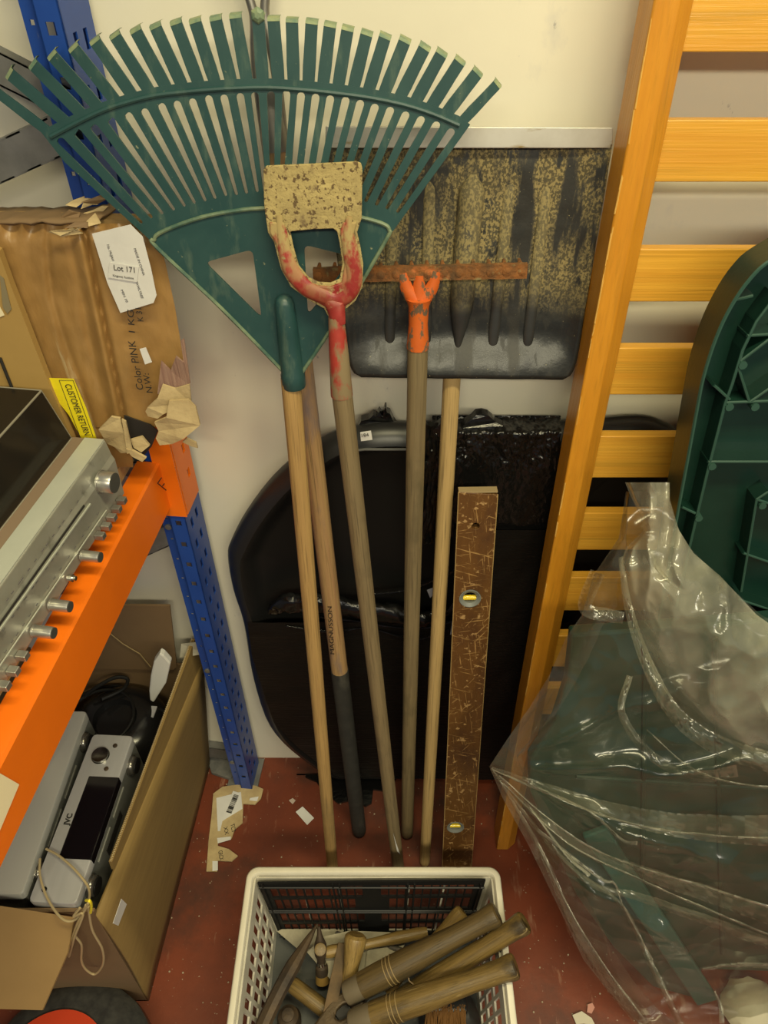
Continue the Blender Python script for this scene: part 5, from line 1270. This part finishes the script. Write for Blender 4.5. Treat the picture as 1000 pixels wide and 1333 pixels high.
# ================================================================== litter on the floor
cs_ = thing('cardboard_scrap', at(300, 1070, z=0), 'torn brown cardboard scrap with barcode label on the floor by the post', 'litter')
FZ = Frame(V3(0, 0, .003), (0, 1, 0), (0, 0, 1))
fz = lambda pix, z_=.003: [(lambda q: (q.x, q.y))(at(*p, z=z_)) for p in pix]
b = MB().plate(FZ, fz([(278, 1034), (290, 1025), (320, 1021), (334, 1024), (343, 1028), (340, 1040), (332, 1048), (317, 1047), (316, 1072), (306, 1080), (302, 1092), (284, 1098), (284, 1102), (298, 1106), (310, 1115), (302, 1122), (284, 1121), (283, 1135), (269, 1135), (272, 1095), (276, 1060)]), (), 0, .004)
b.build('board', CARDE, cs_)
MB().plate(FZ, fz([(282, 1040), (314, 1032), (316, 1054), (296, 1066), (290, 1070), (287, 1083), (284, 1083)]), (), .0042, .0048).build('white_label', PAPER, cs_)
MB().plate(FZ, fz([(283, 1092), (301, 1090), (301, 1094), (284, 1099)]), (), .0042, .0048).build('paper_strip', PAPER, cs_)
MB().plate(FZ, fz([(277, 1122), (284, 1122), (284, 1134), (277, 1135)]), (), .0042, .0048).build('paper_strip', PAPER, cs_)
MB().plate(FZ, fz([(326, 1040), (337, 1038), (335, 1044), (325, 1043)]), (), .0042, .0048).build('paper_strip', PAPER, cs_)
bc = MB().plate(FZ, fz([(304, 1031), (314, 1034), (303, 1061), (292, 1058)]), (), .0052, .0058).build('barcode_label', PAPER, cs_)
b = MB(); random.seed(4)
for i in range(16):
    t = .10 + .82 * i / 15; l_ = Vector((lerp(304, 292, t) + 1.8, lerp(1031, 1058, t) + .4)); r_ = Vector((lerp(314, 303, t) - 2.2, lerp(1034, 1061, t) - .6))
    A_ = at(l_.x, l_.y, z=.0095); B_ = at(r_.x, r_.y, z=.0095); b.tube([A_, B_], random.choice((.0007, .0011, .0016)), 4, flat=.1, nrm=(0, 0, 1))
b.build('barcode', INK, bc)
for i, (s, q0_, q1_) in enumerate((('TC3', (300, 1073), (302, 1083)), ('XX', (291, 1077), (293, 1087)), ('GRCX', (284, 1108), (286, 1120)))):
    a_ = at(*q0_, z=.008); c2_ = at(*q1_, z=.008); d_ = c2_ - a_
    text('scrap_print', s, FZ, a_.x, a_.y, .014, INK, cs_, .0046, math.degrees(math.atan2(d_.y, d_.x)), fit=d_.length)
o = MB().plate(FZ, fz([(385, 1057), (394, 1050), (409, 1065), (400, 1074)]), (), 0, .0006).build('paper_label', PAPER, None); tag(o, 'small white rectangular paper label lying on the red floor', 'litter')
o = MB().plate(FZ, fz([(376, 1042), (381, 1039), (385, 1042), (381, 1047)]), (), 0, .0006).build('paper_scrap', mat('dirty_paper', (.45, .36, .30), .7), None); tag(o, 'tiny dirty paper scrap just behind the white label', 'litter')
o = MB().plate(FZ, fz([(745, 1322), (757, 1317), (770, 1326), (775, 1336), (760, 1333), (750, 1334)]), (), 0, .004).build('plaster_flake', mat('plaster_white', (.55, .50, .38), .8), None); tag(o, 'pale crumbled plaster flake on the floor right of the basket', 'litter')
o = MB().plate(FZ, fz([(765, 1308), (771, 1306), (774, 1312), (770, 1320), (764, 1318)]), (), 0, .003).build('pink_chip', mat('pink_chip', (.50, .24, .18), .8), None); tag(o, 'pinkish chip on the floor near the clear bag', 'litter')
o = MB().plate(FZ, fz([(262, 962), (300, 955), (316, 1000), (300, 1016), (276, 1008)]), (), .0, .010).build('grey_rag', mat('grey_rag', (.10, .10, .095), .8, base2=(.16, .155, .14), scale=40), None); tag(o, 'flattened grey dusty rag on the floor at the foot of the blue post', 'rag')
b = MB(); random.seed(21)
for i in range(170):
    px_, py_ = random.uniform(200, 800), random.uniform(985, 1330); p = at(px_, py_, z=.001); s_ = random.uniform(.0008, .0024)
    b.lathe((p.x, p.y, 0.0005), (0, 0, 1), [(0, s_), (s_ * .6, s_ * .7)], 5)
o = b.build('floor_crumbs', DEBRIS, None); tag(o, 'scattered pale crumbs and grit on the red floor', 'litter', None, 'stuff')
